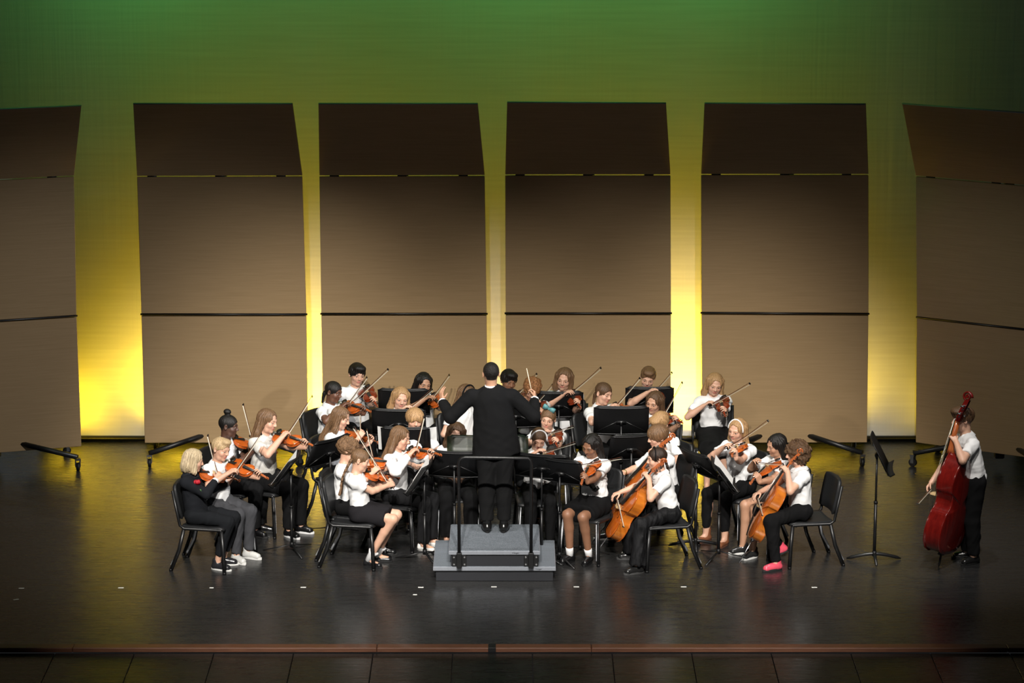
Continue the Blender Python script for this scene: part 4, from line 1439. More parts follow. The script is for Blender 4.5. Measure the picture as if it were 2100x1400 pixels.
def arm(side, sh, G, s, d_hint, n_hint, pole, curl, axis_=None, lift=0.0, grip=0.068, d_w=0.6, spread=0.05):
    """side 1 = right, -1 = left. Hand closes on point G"""
    l1, l2 = 0.232 * s, 0.205 * s
    q = 0.86 + 0.1 * s
    d = nrm(d_hint if d_hint is not None else (G - sh))
    for it in range(3):
        n_ = nrm(n_hint - d * (n_hint @ d))
        W = G - d * grip * q - n_ * 0.026 * q
        el, W2, miss = ik(sh, W, l1, l2, pole)
        fa = nrm(W - el)
        d = nrm(fa * d_w + (nrm(d_hint) if d_hint is not None else fa) * (1 - d_w))
        if axis_ is not None:
            d = nrm(d - axis_ * (d @ axis_) * 0.75)
    n_ = nrm(n_hint - d * (n_hint @ d))
    t = np.cross(d, n_) if side > 0 else np.cross(n_, d)
    W = G - d * grip * q - n_ * 0.026 * q
    el, W2, miss = ik(sh, W, l1, l2, pole)
    if miss > 0.0:                                   # reach: let the shoulder follow
        sh = sh + nrm(W - sh) * min(miss, 0.07)
        el, W2, miss = ik(sh, W, l1, l2, pole)
    return dict(sh=sh, el=el, wr=W2 if miss > 0.02 else W, d=d, n=n_, t=t, curl=curl, spread=spread), miss


def seated(desc, ref, head, s, yaw, hy, hp, st, v=None, vs=-1, vk=0.92, tone='light', bow=None, bs=None, bL=0.69, lean=0.07, fo=-0.02, knee=0.36, cb=0.0,
           spread=0.085, lap=None, roll=-8, dh=0.0, chair=True, lh=0.44, legs=None, side=0.0):
    z = 0.45 + 0.62 * s + dh
    H = atz(head[0], head[1], z)
    f = fdir(yaw); rt = np.array([f[1], -f[0], 0]); lf = -rt
    hf, hu = head_axes(hy, hp, roll)
    hk = 0.5 + 0.5 * s
    fh = fdir(hy)
    hip = np.array([H[0], H[1], 0]) - f * lean + rt * side; hip[2] = 0.45 + 0.092 * s
    neck = H - hu * 0.055 * hk - UP * 0.085 * s - fh * 0.030
    spn = nrm(neck - hip)
    sr = neck - spn * 0.050 * s + rt * 0.135 * s
    sl = neck - spn * 0.050 * s - rt * 0.135 * s
    lg = []
    for q in (1, -1):
        o = (legs or {}).get(q, {})
        hj = hip + rt * q * 0.078 * s - UP * 0.012
        kn = hj + f * knee * s * o.get('k', 1.0) + rt * q * (o.get('sp', spread) - 0.078) * s
        kn[2] = 0.455 + 0.035 * s + o.get('kz', 0)
        an = kn + f * o.get('fo', fo) + rt * q * o.get('asp', 0.0); an[2] = 0.085 * (0.80 + 0.16 * s) + o.get('az', 0)
        toe = nrm(f + rt * q * 0.18) if 'toe' not in o else fdir(o['toe'])
        l_ = dict(hip=hj, knee=kn, ankle=an, toe=toe)
        if 'pitch' in o:
            l_['pitch'] = o['pitch']
        lg.append(l_)
    info = []
    if v is not None:
        C = H + fh * 0.035 + lf * 0.055 - UP * (0.132 * hk)
        (cpx, _) = proj(C)
        L = 0.60 * vk
        ax = px_dir(C, np.array(v) - cpx, L, vs)
        n0 = nrm(UP - ax * (UP @ ax))
        rv = np.cross(ax, n0)
        tl = R(st.get('vtilt', 24))
        n = nrm(n0 * math.cos(tl) + rv * math.sin(tl))
        C = C - n * 0.014
        vo = take(VPROTO[tone], tone)
        place(vo, C, np.cross(ax, n), ax, n, vk / 0.92)
        tag(vo, ('orange-brown' if tone == 'light' else 'dark red-brown') + ' violin under the chin of ' + ref, 'violin', 'violins of the string section')
        G = C + ax * lh * vk + n * 0.004
        al, ml = arm(-1, sl, G, s, UP * 0.8 + fh * 0.2, rt * 1.0 + n * 0.2, -UP + rt * 0.35 + f * 0.1, (0.75, 1.0, 0.7), ax)
        info.append(('L', ml)); info.append(('vz', math.degrees(math.asin(ax[2])), 'az', math.degrees(math.acos(np.clip(nrm(ax * [1, 1, 0]) @ f, -1, 1)))))
    else:
        G = hip + f * 0.22 * s + lf * 0.05 + UP * 0.10 if lap is None or lap[1] is None else aty(*lap[1])
        al, ml = arm(-1, sl, G, s, None, -UP * 0.9 + rt * 0.4, -UP * 0.6 - rt * 0.6, (0.4, 0.5, 0.3))
        info.append(('l', ml))
    if bow is not None:
        Bp = C + ax * 0.212 * vk + n * 0.049 * vk
        bpx, _ = proj(Bp)
        fp, tpx = np.array(bow[0], float), np.array(bow[1], float)
        cand = [px_dir(Bp, tpx - fp, bL, q) for q in (1, -1)]
        if bs is None:
            cand.sort(key=lambda d_: abs(d_ @ ax) + abs(d_ @ n) * 0.7)
            bd = cand[0]
        else:
            bd = cand[0] if bs > 0 else cand[1]
        bd0 = bd
        bd = nrm(bd - n * (bd @ n) * st.get('bflat', 0.35))      # keep the hair near the string plane
        u = tpx - fp
        sfr = float(np.clip(((bpx - fp) @ u) / (u @ u), 0.03, 0.85))
        zb = nrm(n - bd * (n @ bd))
        F = Bp + zb * 0.021 - bd * sfr * (bL - 0.055)
        bow_at(F, bd, zb, 'violin bow in the right hand of ' + ref, bL)
        ar, mr = arm(1, sr, F - bd * 0.012 + zb * 0.002, s, None, -zb, rt * 0.9 - UP * 0.7 - f * 0.15, (0.55, 0.7, 0.5), None)
        info.append(('R', mr)); info.append(('b', round(sfr, 2), round(float(bd @ ax), 2), round(float(bd0 @ n), 2)))
    else:
        G = hip + f * 0.22 * s - lf * 0.05 + UP * 0.10 if lap is None or lap[0] is None else aty(*lap[0])
        ar, mr = arm(1, sr, G, s, None, -UP * 0.9 - rt * 0.4, -UP * 0.6 + rt * 0.6, (0.4, 0.5, 0.3))
        info.append(('r', mr))
    st = dict(st, s=s)
    J = dict(hip=hip, neck=neck, head=H, f=f, hf=hf, hu=hu, legs=lg, arms=[ar, al])
    bad = [i for i in info if i[0] in 'LRlr' and i[1] > 0.02]
    if DEBUG: print('P', desc[:40], [tuple(round(x, 2) if isinstance(x, float) else x for x in i) for i in info], 'BAD' if bad else '')
    ro, O = person(desc, hip[:2], J, st)
    if chair:
        chair_at(hip + f * (0.075 + cb), yaw, 'black chair under ' + ref)
    return ro, J


DEBUG = False
POLO = dict(color=WHITE, sleeve=0.62, hem=-0.035, buttons=True)
SHIRT = dict(color=WHITE, sleeve=0.66, hem=-0.02, buttons=True)
TEE = dict(color=WHITE, sleeve=0.60, hem=-0.01, collar=False)
LONG = dict(color=WHITE, sleeve=1.93, hem=-0.04, collar=True)
TROU = dict(kind='trousers', color=BLACK)
BSH = ('sneaker', BLACK, (0.02, 0.02, 0.02))
DRS = ('dress', (0.01, 0.01, 0.01), (0.012, 0.012, 0.012))


def ST(hair, hc, skin='fair', top=POLO, bottom=TROU, shoes=BSH, **kw):
    return dict(hair=(hair, hc), skin=skin, top=top, bottom=bottom, shoes=shoes, **kw)


# --- left: first violins
suit = dict(color=(0.012, 0.013, 0.016), sleeve=1.88, hem=-0.07, flare=0.012, name='suit_jacket', collar_color=(0.02, 0.022, 0.027), cuff=True, fold=0.007)
r1, J1 = seated('person in a black suit jacket with a red rose, playing violin at far left', 'the person in the black suit jacket', (397, 943), 0.98, 76, 98, 14,
       ST('bob', 'ash', top=suit, bottom=dict(kind='trousers', color=(0.010, 0.011, 0.013), len=0.84), shoes=('dress', (0.02, 0.02, 0.023), (0.75, 0.75, 0.73))),
       v=(489, 984), vs=1, bow=((445, 979), (417, 884)), fo=-0.12, lean=-0.02, cb=0.05)
Oj = np.array(r1.location)
rt1 = np.array([fdir(76)[1], -fdir(76)[0], 0])
rp = J1['neck'] + fdir(76) * 0.115 + rt1 * 0.105 - UP * 0.055 - Oj
fw = empty('boutonniere', tuple(rp)); fw.parent = r1; fw.scale = (1.7, 1.7, 1.7)
m_ = MB()
for i in range(7):
    a = i * 2.4
    c = np.array((0.011 * math.cos(a), 0.011 * math.sin(a), 0.004 * (i % 3))) * (1 if i else 0)
    m_.tube([c - UP * 0.012, c, c + UP * 0.012], [0.007, 0.0125, 0.006], 7)
m_.build('rose', 'rose', fw)
m_ = MB(); m_.tube([(0, 0, -0.01), (0.008, -0.004, -0.055)], 0.004, 6); m_.tube([(0.004, 0, -0.02), (0.022, -0.012, -0.035), (0.03, -0.012, -0.055)], [0.002, 0.010, 0.001], 6, flat=(0.3, 1)); m_.build('leaf', 'leaf', fw)

seated('person in white polo and grey jeans playing violin behind the black suit', 'the person in grey jeans', (453, 920), 1.02, 52, 56, 14,
       ST('short', 'blond', bottom=dict(kind='trousers', name='jeans', color=(0.055, 0.056, 0.062)), shoes=('sneaker', (0.55, 0.55, 0.53), (0.7, 0.7, 0.68))),
       v=(556, 973), vs=-1, bow=((479, 968), (530, 888)), fo=-0.04)
seated('person in white shirt and black trousers, bow straight up, behind the grey jeans', 'the person behind the grey jeans', (469, 873), 1.06, 74, 80, 8,
       ST('bun', 'black', 'deep', bottom=dict(kind='trousers', color=BLACK, wide=1.1)), v=(568, 926), vs=1, bow=((517, 925), (490, 820)), tone='light')
seated('person in pale polo and black trousers, rightmost of the four far-left violinists', 'the rightmost of the four far-left violinists', (549, 862), 1.12, 58, 64, 12,
       ST('long', 'mid', bottom=dict(kind='trousers', color=BLACK, wide=1.1), shoes=('sneaker', BLACK, (0.7, 0.7, 0.7)), top=dict(POLO, color=(0.62, 0.60, 0.56))),
       v=(653, 909), vs=-1, bow=((588, 893), (637, 807)), vk=0.95)
# --- back left
seated('person in white polo seated in front of the left bright yellow gap', 'the person before the left yellow gap', (684, 803), 1.02, 55, 62, 12,
       ST('low_pony', 'black', 'brown'), v=(766, 838), vs=-1, bow=((719, 838), (759, 780)))
seated('back-row person in white shirt with violin, leftmost of the back row', 'the leftmost back-row person', (732, 767), 1.10, 22, 24, 8,
       ST('thick', 'black', 'fair', top=SHIRT), v=(776, 826), vs=-1, bow=((722, 836), (801, 757)), tone='dark', bs=None)
seated('person in white shirt looking down over a violin left of the black stands', 'the person looking down left of the black stands', (699, 856), 1.0, 66, 72, 20,
       ST('wavy', 'mid'), v=(776, 906), vs=1, bow=((734, 893), (729, 848)))
seated('person in white polo on the inner chair beside the person in the black skirt', 'the person beside the black skirt in front', (715, 921), 1.02, 80, 88, 14,
       ST('curly', 'mid', top=TEE), v=(833, 947), vs=1, bow=((768, 968), (742, 880)), lean=0.04)
seated('person in white tee, black skirt and frilly white socks, front left of podium', 'the front person in the black skirt', (739, 943), 0.95, 78, 86, 16,
       ST('braid', 'mid', top=TEE, bottom=dict(kind='skirt', color=(0.014, 0.013, 0.015), len=0.78), bare_legs=True, shoes=('mary', (0.012, 0.012, 0.013), (0.012, 0.012, 0.013)), socks=(WHITE, 0.085, 1)),
       v=(820, 980), vs=1, bow=((793, 1003), (728, 855)), bL=0.74, fo=-0.25, lean=0.0, cb=-0.12,
       legs={1: dict(fo=-0.24, asp=0.0, toe=60), -1: dict(fo=-0.20, asp=0.0)})
seated('person in white long-sleeved blouse and white flat shoes playing violin left of podium', 'the person in the white blouse and flat shoes', (821, 897), 1.05, 66, 72, 14,
       ST('long', 'mid', top=dict(LONG, name='blouse', fold=0.010, flare=0.02), bottom=dict(kind='trousers', color=(0.011, 0.011, 0.012), flare=1.25, len=0.98), shoes=('flat', (0.72, 0.71, 0.68), (0.5, 0.5, 0.48))),
       v=(906, 924), vs=-1, bow=((857, 930), (869, 850)))
seated('person peering over a black stand behind the white blouse', 'the person peering over the stand', (850, 859), 1.04, 8, 14, 10, ST('bowl', 'light'))
seated('person in white shirt, bow pointing right, framed by two black stand desks', 'the person framed by two black stand desks', (822, 815), 1.02, 15, 12, 12,
       ST('long', 'light', top=SHIRT), v=(862, 848), vs=-1, bow=((838, 836), (889, 797)), tone='dark')
seated('back-row person with violin left of the raised hand of the conductor', 'the back-row person left of the raised hand', (869, 785), 1.0, 25, 20, 14,
       ST('long', 'black', 'tan'), v=(914, 833), vs=-1, bow=((880, 816), (920, 768)), tone='light')
seated('person with a black headband half hidden behind the left arm of the conductor', 'the person hidden behind the left arm', (957, 810), 1.02, 30, 40, 10,
       ST('long', 'mid', acc=(('headband', 'wide', 'cloth', BLACK),)))
seated('person in white shirt facing the conductor behind the podium rail on the left', 'the person behind the left rail post', (935, 889), 1.0, 6, -4, 12,
       ST('wavy', 'brown', top=LONG, bottom=dict(kind='trousers', color=BLACK, wide=1.25), shoes=('mary', BLACK, BLACK)), spread=0.12)
# --- middle and right
seated('back-row person with violin immediately right of the head of the conductor', 'the person right of the head of the conductor', (1043, 780), 1.06, 20, 24, 12,
       ST('thick', 'black', 'indian', top=SHIRT), v=(1086, 822), vs=-1, bow=((1052, 820), (1107, 768)), tone='dark')
seated('person bending the head down behind the baton hand of the conductor', 'the person behind the baton hand', (1091, 797), 1.03, -4, -4, 34,
       ST('curly', 'ginger', top=SHIRT), v=(1108, 846), vs=-1, bow=((1101, 830), (1141, 794)), tone='dark')
seated('person with a teal and white hair bow playing violin', 'the person with the teal hair bow', (1124, 858), 0.98, -4, -12, 8,
       ST('low_pony', 'mid', acc=(('hair_bow', 'ribbon_teal', None, 0.0),)), v=(1138, 905), vs=-1, bow=((1118, 884), (1171, 856)), tone='dark')
seated('person with a white headband looking down at a violin, right of podium', 'the person with the white headband by the podium', (1104, 899), 0.98, 4, 6, 24,
       ST('low_pony', 'brown', 'fair', acc=(('headband', 'thin', 'cloth', WHITE),)), v=(1122, 945), vs=-1, bow=((1108, 922), (1177, 888)), tone='dark', spread=0.10)
seated('back-row person in white shirt with a long raised bow, right of the conductor', 'the back-row person right of the conductor', (1157, 776), 1.10, -8, -12, 10,
       ST('bob', 'mid', top=SHIRT), v=(1186, 828), vs=-1, bow=((1168, 799), (1242, 747)), tone='dark', bL=0.74)
seated('person in white shirt with elbow out behind the wide black stand', 'the person with elbow out behind the wide stand', (1238, 806), 1.05, 38, 45, 12,
       ST('low_pony', 'brown', top=SHIRT), v=(1302, 840), vs=-1, bow=((1256, 832), (1316, 769)), tone='light')
seated('person in white shirt and black skirt, violin pointing down, right of podium', 'the person in black skirt right of podium', (1212, 913), 1.02, -32, -38, 22,
       ST('long', 'black', 'indian', top=SHIRT, bottom=dict(kind='skirt', color=BLACK, len=0.80), bare_legs=True, shoes=('sneaker', BLACK, BLACK), socks=(WHITE, 0.07)),
       v=(1186, 983), vs=-1, bow=((1184, 950), (1277, 927)), fo=-0.10, vk=0.88, dh=0.05, legs={1: dict(fo=-0.05), -1: dict(fo=-0.12)})
seated('back-row person in white shirt looking down over the far right stand', 'the back-row person over the far right stand', (1329, 773), 1.08, 0, -6, 22,
       ST('short', 'mid', top=SHIRT), v=(1352, 826), vs=-1, bow=((1347, 808), (1396, 772)), tone='dark')
seated('person with violin, chin down, just right of the wide black stand', 'the person just right of the wide stand', (1342, 824), 1.03, -20, -32, 12,
       ST('long', 'brown', 'olive', top=SHIRT), v=(1392, 858), vs=-1, bow=((1354, 850), (1398, 771)), tone='dark')
seated('person hunched with head bowed behind the two cellists', 'the person with bowed head behind the cellists', (1354, 867), 1.02, -48, -50, 34, ST('thick', 'light', top=SHIRT))
seated('back-row person in white shirt and black skirt at the right bright gap', 'the back-row person in the black skirt', (1466, 787), 1.05, 0, 4, 18,
       ST('long', 'light', 'fair', top=SHIRT, bottom=dict(kind='skirt', color=(0.008, 0.008, 0.008), len=1.14, drape=0.08), bare_legs=True, shoes=('mary', BLACK, BLACK)),
       v=(1478, 846), vs=-1, bow=((1452, 824), (1518, 761)), tone='dark', vk=0.86)
seated('person in white polo, headband and brown ankle boots playing violin', 'the person in brown ankle boots', (1512, 881), 1.06, -42, -38, 10,
       ST('long', 'light', acc=(('headband', 'thin', 'cloth', WHITE),), bottom=dict(kind='trousers', name='leggings', color=BLACK, wide=0.95, len=0.84, flare=0.9), shoes=('boot', (0.20, 0.075, 0.035), (0.12, 0.05, 0.03))),
       v=(1490, 925), vs=-1, bow=((1489, 913), (1558, 838)), spread=0.11, fo=0.02)
seated('person in white shirt and black shorts, violin low, behind the rightmost cellist', 'the person in black shorts', (1592, 912), 1.02, -60, -70, 14,
       ST('long', 'black', 'tan', top=SHIRT, bottom=dict(kind='shorts', color=BLACK, len=0.72), bare_legs=True, shoes=('sneaker', (0.02, 0.02, 0.02), (0.72, 0.72, 0.7))),
       v=(1527, 982), vs=-1, bow=((1556, 944), (1602, 943)), bs=None, fo=0.02)


# --- cellists
def cellist(desc, ref, head, s, yaw, hy, hp, st, end, scroll, bow, hand_y=0.455, dY=-0.10, lean=0.06, legs=None, bL=0.62, cf=0.225, wood=('cello_wood', 'cello_rib', 'violin_neck'), fo=0.0, dh=0.0, cb=0.0):
    z = 0.45 + 0.62 * s + dh
    H = atz(head[0], head[1], z)
    f = fdir(yaw); rt = np.array([f[1], -f[0], 0])
    hf, hu = head_axes(hy, hp, 0)
    hk = 0.5 + 0.5 * s
    hip = np.array([H[0], H[1], 0]) - f * lean; hip[2] = 0.45 + 0.092 * s
    neck = H - hu * 0.055 * hk - UP * 0.085 * s - fdir(hy) * 0.03
    spn = nrm(neck - hip)
    sr = neck - spn * 0.05 * s + rt * 0.135 * s
    sl = neck - spn * 0.05 * s - rt * 0.135 * s
    E_ = atz(end[0], end[1], 0.0)
    Sx = aty(scroll[0], scroll[1], H[1] + dY)
    ax = nrm(Sx - E_); D = np.linalg.norm(Sx - E_)
    nk = 0.150
    k = D / (0.172 + 0.356 + nk + 0.092)
    n = nrm(f - ax * (f @ ax))
    tw = R(st.get('twist', -14)); x0 = np.cross(ax, n)
    n = nrm(n * math.cos(tw) + x0 * math.sin(tw)); x = np.cross(ax, n)
    rib = 0.062 * k
    org = E_ + ax * 0.172 * k + n * rib * 0.5
    co = fiddle('cello', 'glossy orange-brown cello held upright by ' + ref, 'cello', 'cellos at the right front', k, rib, wood, 'cello', OUT, nk)
    place(co, org, x, ax, n)
    G = org + ax * hand_y * k + n * 0.03
    al, ml = arm(-1, sl, G, s, UP + f * 0.5, rt * 0.8 + f * 0.3, -UP - rt * 0.9, (0.7, 0.9, 0.6), ax)
    Bp = org + ax * cf * k + n * 0.052 * k
    fp, tpx = np.array(bow[0], float), np.array(bow[1], float)
    bd = px_dir(Bp, tpx - fp, bL, -1)
    bd = nrm(bd - n * (bd @ n) * 0.8)
    zb = nrm(n - bd * (n @ bd))
    u = tpx - fp
    bpx, _ = proj(Bp)
    sfr = bow[2]
    F = Bp + zb * 0.021 - bd * sfr * (bL - 0.055)
    bow_at(F, bd, zb, 'cello bow in the right hand of ' + ref, bL)
    ar, mr = arm(1, sr, F - bd * 0.012, s, None, nrm(-zb * 0.7 - UP * 0.7), rt * 0.8 - UP * 0.5 - f * 0.3, (0.5, 0.7, 0.5))
    lg = []
    for q in (1, -1):
        o = (legs or {}).get(q, {})
        hj = hip + rt * q * 0.078 * s - UP * 0.012
        kn = hj + f * 0.35 * s * o.get('k', 1) + rt * q * (o.get('sp', 0.19) - 0.078) * s; kn[2] = 0.455 + 0.035 * s
        an = kn + f * o.get('fo', fo) + rt * q * o.get('asp', 0.02); an[2] = 0.085 * (0.80 + 0.16 * s) + o.get('az', 0)
        toe = nrm(f + rt * q * 0.25) if 'toe' not in o else fdir(o['toe'])
        l_ = dict(hip=hj, knee=kn, ankle=an, toe=toe, **({'pitch': o['pitch']} if 'pitch' in o else {}))
        if 'shoe' in o: l_['shoe'] = o['shoe']
        lg.append(l_)
    if DEBUG: print('CELLO', desc[:30], 'k', round(k, 2), 'miss', round(ml, 2), round(mr, 2), 'F', proj(F)[0], 'G', proj(G)[0])
    J = dict(hip=hip, neck=neck, head=H, f=f, hf=hf, hu=hu, legs=lg, arms=[ar, al])
    ro, O = person(desc, hip[:2], J, dict(st, s=s))
    chair_at(hip + f * (0.06 + cb), yaw, 'black chair under ' + ref)
    return ro, J


rb, Jb = cellist('person in white tee behind the front cellist, bowing a cello with arm outstretched', 'the rear cellist with arm outstretched', (1349, 894), 1.14, -72, -72, 12,
        ST('bowl', 'mid', top=dict(TEE, sleeve=0.95), shoes=('sneaker', (0.02, 0.02, 0.02), (0.75, 0.74, 0.7))), (1214, 1113), (1383, 894), ((1270, 985), (1280, 1020), 0.12), legs={1: dict(fo=0.12, sp=0.2), -1: dict(fo=0.02)}, lean=0.10, dh=-0.06)
m_ = MB(); aa = Jb['arms'][0]; ww = aa['wr'] - np.array(rb.location); dd = nrm(aa['wr'] - aa['el'])
m_.tube([ww - dd * 0.03, ww - dd * 0.012], 0.031, 14); m_.build('bracelet', 'gold', rb)
cellist('person in white polo, flared black velvet trousers and hairband, bowing the front cello', 'the cellist in flared velvet trousers', (1347, 940), 1.0, -76, -80, 6,
        ST('braid_one', 'dark', acc=(('headband', 'wide', 'cloth', BLACK),), bottom=dict(kind='trousers', color=(0.010, 0.010, 0.011), mat='velvet', flare=1.75, len=0.99, fold=0.014), shoes=('sneaker', (0.012, 0.012, 0.012), (0.05, 0.05, 0.05))),
        (1219, 1136), (1366, 945), ((1266, 1012), (1272, 1068), 0.10), legs={-1: dict(fo=0.03, sp=0.20, pitch=0.0), 1: dict(fo=-0.05, sp=0.22)}, lean=0.13)
pink = ((0.75, 0.09, 0.14), (0.02, 0.02, 0.02))
cellist('person in white polo and bright pink trainers bowing the rightmost cello', 'the cellist in pink trainers', (1633, 929), 1.04, -78, -82, 6,
        ST('mop', 'brown', shoes=('sneaker', pink[0], pink[1])), (1515, 1156), (1645, 925), ((1553, 1026), (1560, 1062), 0.10), legs={-1: dict(fo=-0.06, sp=0.2), 1: dict(fo=-0.22, sp=0.16, az=0.03, pitch=0.5)}, lean=0.05, cb=-0.12)


def standing(desc, foot, head_px, headY, stature, yaw, hy, hp, st, hands, feet=0.10, group='members of the youth string orchestra', root_z=0.0, toes=None, roll=0, hip_off=(0, 0)):
    fp = np.array(foot, float)
    H = aty(head_px[0], head_px[1], headY)
    s = stature / 1.40
    f = fdir(yaw); rt = np.array([f[1], -f[0], 0])
    hf, hu = head_axes(hy, hp, roll)
    hk = st.get('hk', 0.5 + 0.5 * s)
    neck = H - hu * 0.055 * hk - UP * st.get('drop', 0.09) * s - fdir(hy) * 0.025
    hip = np.array([fp[0] + hip_off[0], fp[1] + hip_off[1], root_z + 0.525 * stature])
    spn = nrm(neck - hip)
    sw = st.get('sw', 0.135) * s
    sr = neck - spn * 0.055 * s + rt * sw; sl = neck - spn * 0.055 * s - rt * sw
    lg = []
    for q in (1, -1):
        hj = hip + rt * q * 0.07 * s - UP * 0.02
        an = fp + rt * q * feet; an[2] = root_z + 0.085 * (0.80 + 0.16 * s) * st.get('foot', 1)
        kn = (hj * 0.47 + an * 0.53) + f * 0.03
        toe = nrm(f + rt * q * 0.3) if toes is None else fdir(toes[0 if q > 0 else 1])
        lg.append(dict(hip=hj, knee=kn, ankle=an, toe=toe))
    arms = []
    for q, sh in ((1, sr), (-1, sl)):
        h_ = hands[q]
        a, miss = arm(q, sh, h_['G'], s, h_.get('d'), h_['n'], h_['pole'](rt, f), h_['curl'], h_.get('axis'), spread=h_.get('spread', 0.05), d_w=h_.get('dw', 0.6))
        if DEBUG: print('STAND', desc[:30], 'H', H, 'miss', round(miss, 3))
        arms.append(a)
    J = dict(hip=hip, neck=neck, head=H, f=f, hf=hf, hu=hu, legs=lg, arms=arms)
    ro, O = person(desc, fp[:2], J, dict(st, s=s, root_z=root_z), group)
    return ro, J


# --- double bass and its player
bf = atz(1990, 1150, 0)
E_ = atz(1925, 1162, 0)
Sx = aty(1990, 815, bf[1] - 0.16)
ax = nrm(Sx - E_); D = np.linalg.norm(Sx - E_)
nk = 0.112
kb_ = D / (0.057 + 0.356 + nk + 0.085)
n = nrm(np.array((-0.83, 0.56, 0))); n = nrm(n - ax * (n @ ax)); x = np.cross(ax, n)
ribb = 0.058 * kb_
org = E_ + ax * 0.057 * kb_ + n * ribb * 0.5
bs_ = fiddle('double_bass', 'glossy dark red double bass standing on its endpin at the right', 'double bass', None, kb_, ribb, ('bass_wood', 'bass_wood', 'bass_wood', 'violin_neck'), 'bass', BASS_OUT, nk)
place(bs_, org, x, ax, n)
G = org + ax * (0.356 + nk * 0.42) * kb_ + n * 0.03
Bp = org + ax * 0.225 * kb_ + n * 0.052 * kb_
bd = px_dir(Bp, np.array((-38, 26.0)), 0.66, -1); bd = nrm(bd - n * (bd @ n) * 0.2)
F = aty(1906, 1003, Bp[1] - 0.02)
zb = nrm(n - bd * (n @ bd))
bow_at(F, bd, zb, 'bass bow in the right hand of the double bass player', 0.66)
lfb = fdir(-78)
standing('person in white shirt and black trousers standing behind the double bass', bf, (1974, 858), bf[1] + 0.02, 1.60, -78, -86, 10,
         ST('thick', 'brown', 'fair', top=SHIRT, shoes=DRS, bottom=dict(kind='trousers', color=BLACK, wide=1.08, len=0.98, hip=0.082)),
         {1: dict(G=F - bd * 0.01, n=-zb, pole=lambda rt, f: rt * 0.3 - f * 0.6 - UP * 0.2, curl=(0.6, 0.8, 0.5)),
          -1: dict(G=G, d=nrm(fdir(-78) + UP * 0.8), n=nrm(np.array((-0.2, 1.0, 0))), pole=lambda rt, f: -rt * 0.8 - UP * 0.6, curl=(0.8, 1.0, 0.6))}, feet=0.085)

# --- conductor
cf_ = atz(1016, 1088, 0.315)
HY = cf_[1]
gl = aty(910, 808, HY + 0.26); gr = aty(1091, 806, HY + 0.28)
tip = aty(1080, 755, HY + 0.30)
bdir = nrm(tip - gr)
jac = dict(thin=True, color=(0.0075, 0.0075, 0.008), sleeve=1.93, hem=-0.15, flare=0.024, name='suit_jacket', collar_color=WHITE, cuff=True, fold=0.006, mat='cloth')
con, Jc = standing('person in a black suit conducting on the podium, seen from behind', cf_, (1007, 766), HY + 0.03, 1.76, 180, 186, 4,
         ST('buzz', 'black', 'tan', top=jac, bottom=dict(kind='trousers', color=(0.009, 0.009, 0.0095), wide=1.06, len=0.97, hip=0.070), shoes=('dress', (0.008, 0.008, 0.008), (0.01, 0.01, 0.01)), sw=0.155, drop=0.068, hk=1.06, build=1.10, foot=1.15),
         {1: dict(G=gr, d=nrm(UP * 0.8 + np.array((0.0, 0.5, 0))), n=nrm(np.array((-1.0, 0.2, 0))), pole=lambda rt, f: rt * 0.7 - UP * 0.8 - f * 0.2, curl=(0.9, 1.2, 0.8), dw=0.4),
          -1: dict(G=gl, d=nrm(UP), n=nrm(np.array((0.8, 0.5, 0))), pole=lambda rt, f: -rt * 0.6 - UP * 0.8 - f * 0.2, curl=(0.25, 0.35, 0.3), spread=0.22, dw=0.3)},
         feet=0.085, group=None, root_z=0.315, toes=(172, 188))
m_ = MB(); m_.tube([gr - bdir * 0.03, tip], [0.0055, 0.0032], 8)
bt = m_.build('conductor_baton', 'baton_wood')
tag(bt, 'pale wooden baton raised in the right hand of the conductor', 'baton')


# ------------------------------------------------------------------ empty-looking and spare furniture, stands, music
def stand_at(label, c, yaw, tilt=30, zc=0.86, base='tripod', w=0.27, h=0.165, sheets=(), dm='black_plastic', cat='music stand', group='black orchestra music stands', pole=None):
    ro, lc, up, nn = make_stand(tilt, zc, base, w, h, dm, -R(yaw + 180))
    th = R(yaw + 180)
    p = atz(c[0], c[1], zc) if pole is None else atz(pole[0], pole[1], 0)
    off = np.array((-math.sin(th) * 0.02, math.cos(th) * 0.02, 0)) if pole is None else 0
    p = p - off
    ro.location = (p[0], p[1], 0); ro.rotation_euler = (0, 0, th)
    tag(ro, label, cat, group)
    for i, (x0, wd_, hh, lab) in enumerate(sheets):
        sheet(lc, up, nn, x0, th, ro.location, lab, wd_, hh)
    return ro


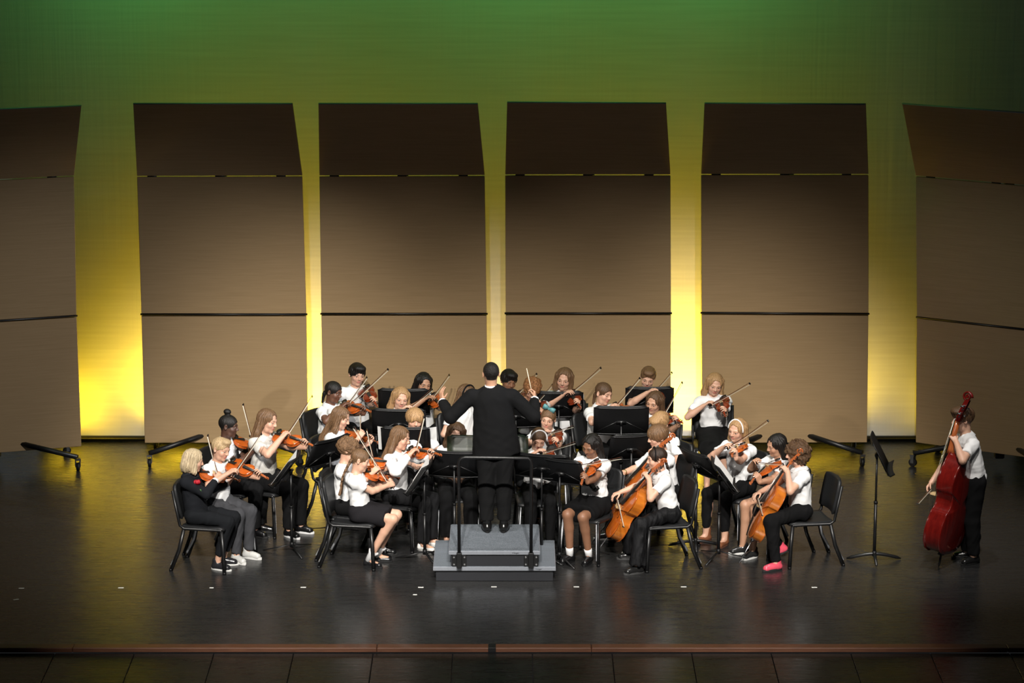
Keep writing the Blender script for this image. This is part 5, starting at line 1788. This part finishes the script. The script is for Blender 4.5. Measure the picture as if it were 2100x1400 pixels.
stand_at('black music stand in front of the person in grey jeans, far left', (592, 962), -96, 36, 0.84, sheets=((-0.13, 0.11, 0.15, 'page on the far left stand, nearer the audience'), (0.12, 0.11, 0.15, 'page on the far left stand, away from the audience')))
stand_at('black music stand between the far-left violinists and the yellow-lit floor', (674, 925), -128, 26, 0.86)
stand_at('black music stand seen edge-on left of the podium', (866, 976), -96, 32, 0.84, sheets=((-0.14, 0.11, 0.15, 'page on the edge-on stand left of podium, near side'), (0.12, 0.11, 0.15, 'page on the edge-on stand left of podium, far side')))
stand_at('black music stand behind the left post of the podium rail', (932, 952), 172, 24, 0.88, sheets=((-0.05, 0.11, 0.15, 'page on the stand behind the left rail post'),))
stand_at('wide black music stand just right of the podium rail', (1112, 956), 165, 30, 0.94, w=0.29)
stand_at('black music stand right of the podium with its pole in view', (1150, 966), 150, 30, 0.91, w=0.25)
stand_at('black music stand with white pages right of the podium, seen edge-on', (1195, 968), 90, 36, 0.84, sheets=((-0.13, 0.115, 0.15, 'white page on the stand right of podium, far half'), (0.13, 0.115, 0.15, 'white page on the stand right of podium, near half')))
stand_at('black music stand in front of the leftmost back-row person', (828, 824), 178, 18, 0.90, w=0.275)
stand_at('black music stand in front of the person framed by two desks', (818, 866), 178, 18, 0.90, w=0.28)
stand_at('black music stand with page edges showing, behind the white blouse', (832, 903), 176, 20, 0.88, w=0.25, sheets=((-0.20, 0.09, 0.14, 'page jutting from the stand behind the white blouse, left side'), (0.22, 0.09, 0.14, 'page jutting from the stand behind the white blouse, right side')))
stand_at('black music stand under the bow of the back-row person right of the conductor', (1146, 829), 180, 20, 0.90, w=0.26)
stand_at('black music stand behind the right arm of the conductor', (1058, 850), 180, 20, 0.90, w=0.26)
stand_at('wide black music stand with centre pole in view, right of centre', (1274, 862), 180, 16, 0.97, w=0.285, h=0.17, sheets=((0.0, 0.25, 0.03, 'low strip of paper on the wide stand right of centre'),))
stand_at('black music stand in front of the back-row person over the far right stand', (1332, 820), 180, 18, 0.90, w=0.26)
stand_at('black music stand left of the rear cellist', (1294, 917), 192, 26, 0.86, w=0.22)
stand_at('black music stand with arc base between cellists and brown ankle boots', (1432, 950), 120, 32, 0.86, base='arc')
stand_at('black music stand with white pages facing the person in brown ankle boots', (1480, 975), 91, 36, 0.84, sheets=((-0.13, 0.115, 0.15, 'white page on the stand facing the brown ankle boots, far half'), (0.13, 0.115, 0.15, 'white page on the stand facing the brown ankle boots, near half')))
stand_at('lone black music stand with arc base left of the double bass', (1803, 930), 84, 27, 1.08, base='arc', h=0.185)
cs_ = stand_at('conductor music stand with a smoky translucent desk in front of the conductor', (1000, 917), 0, 30, 1.02, base='tripod', w=0.40, h=0.125, dm='smoky_desk', group=None)
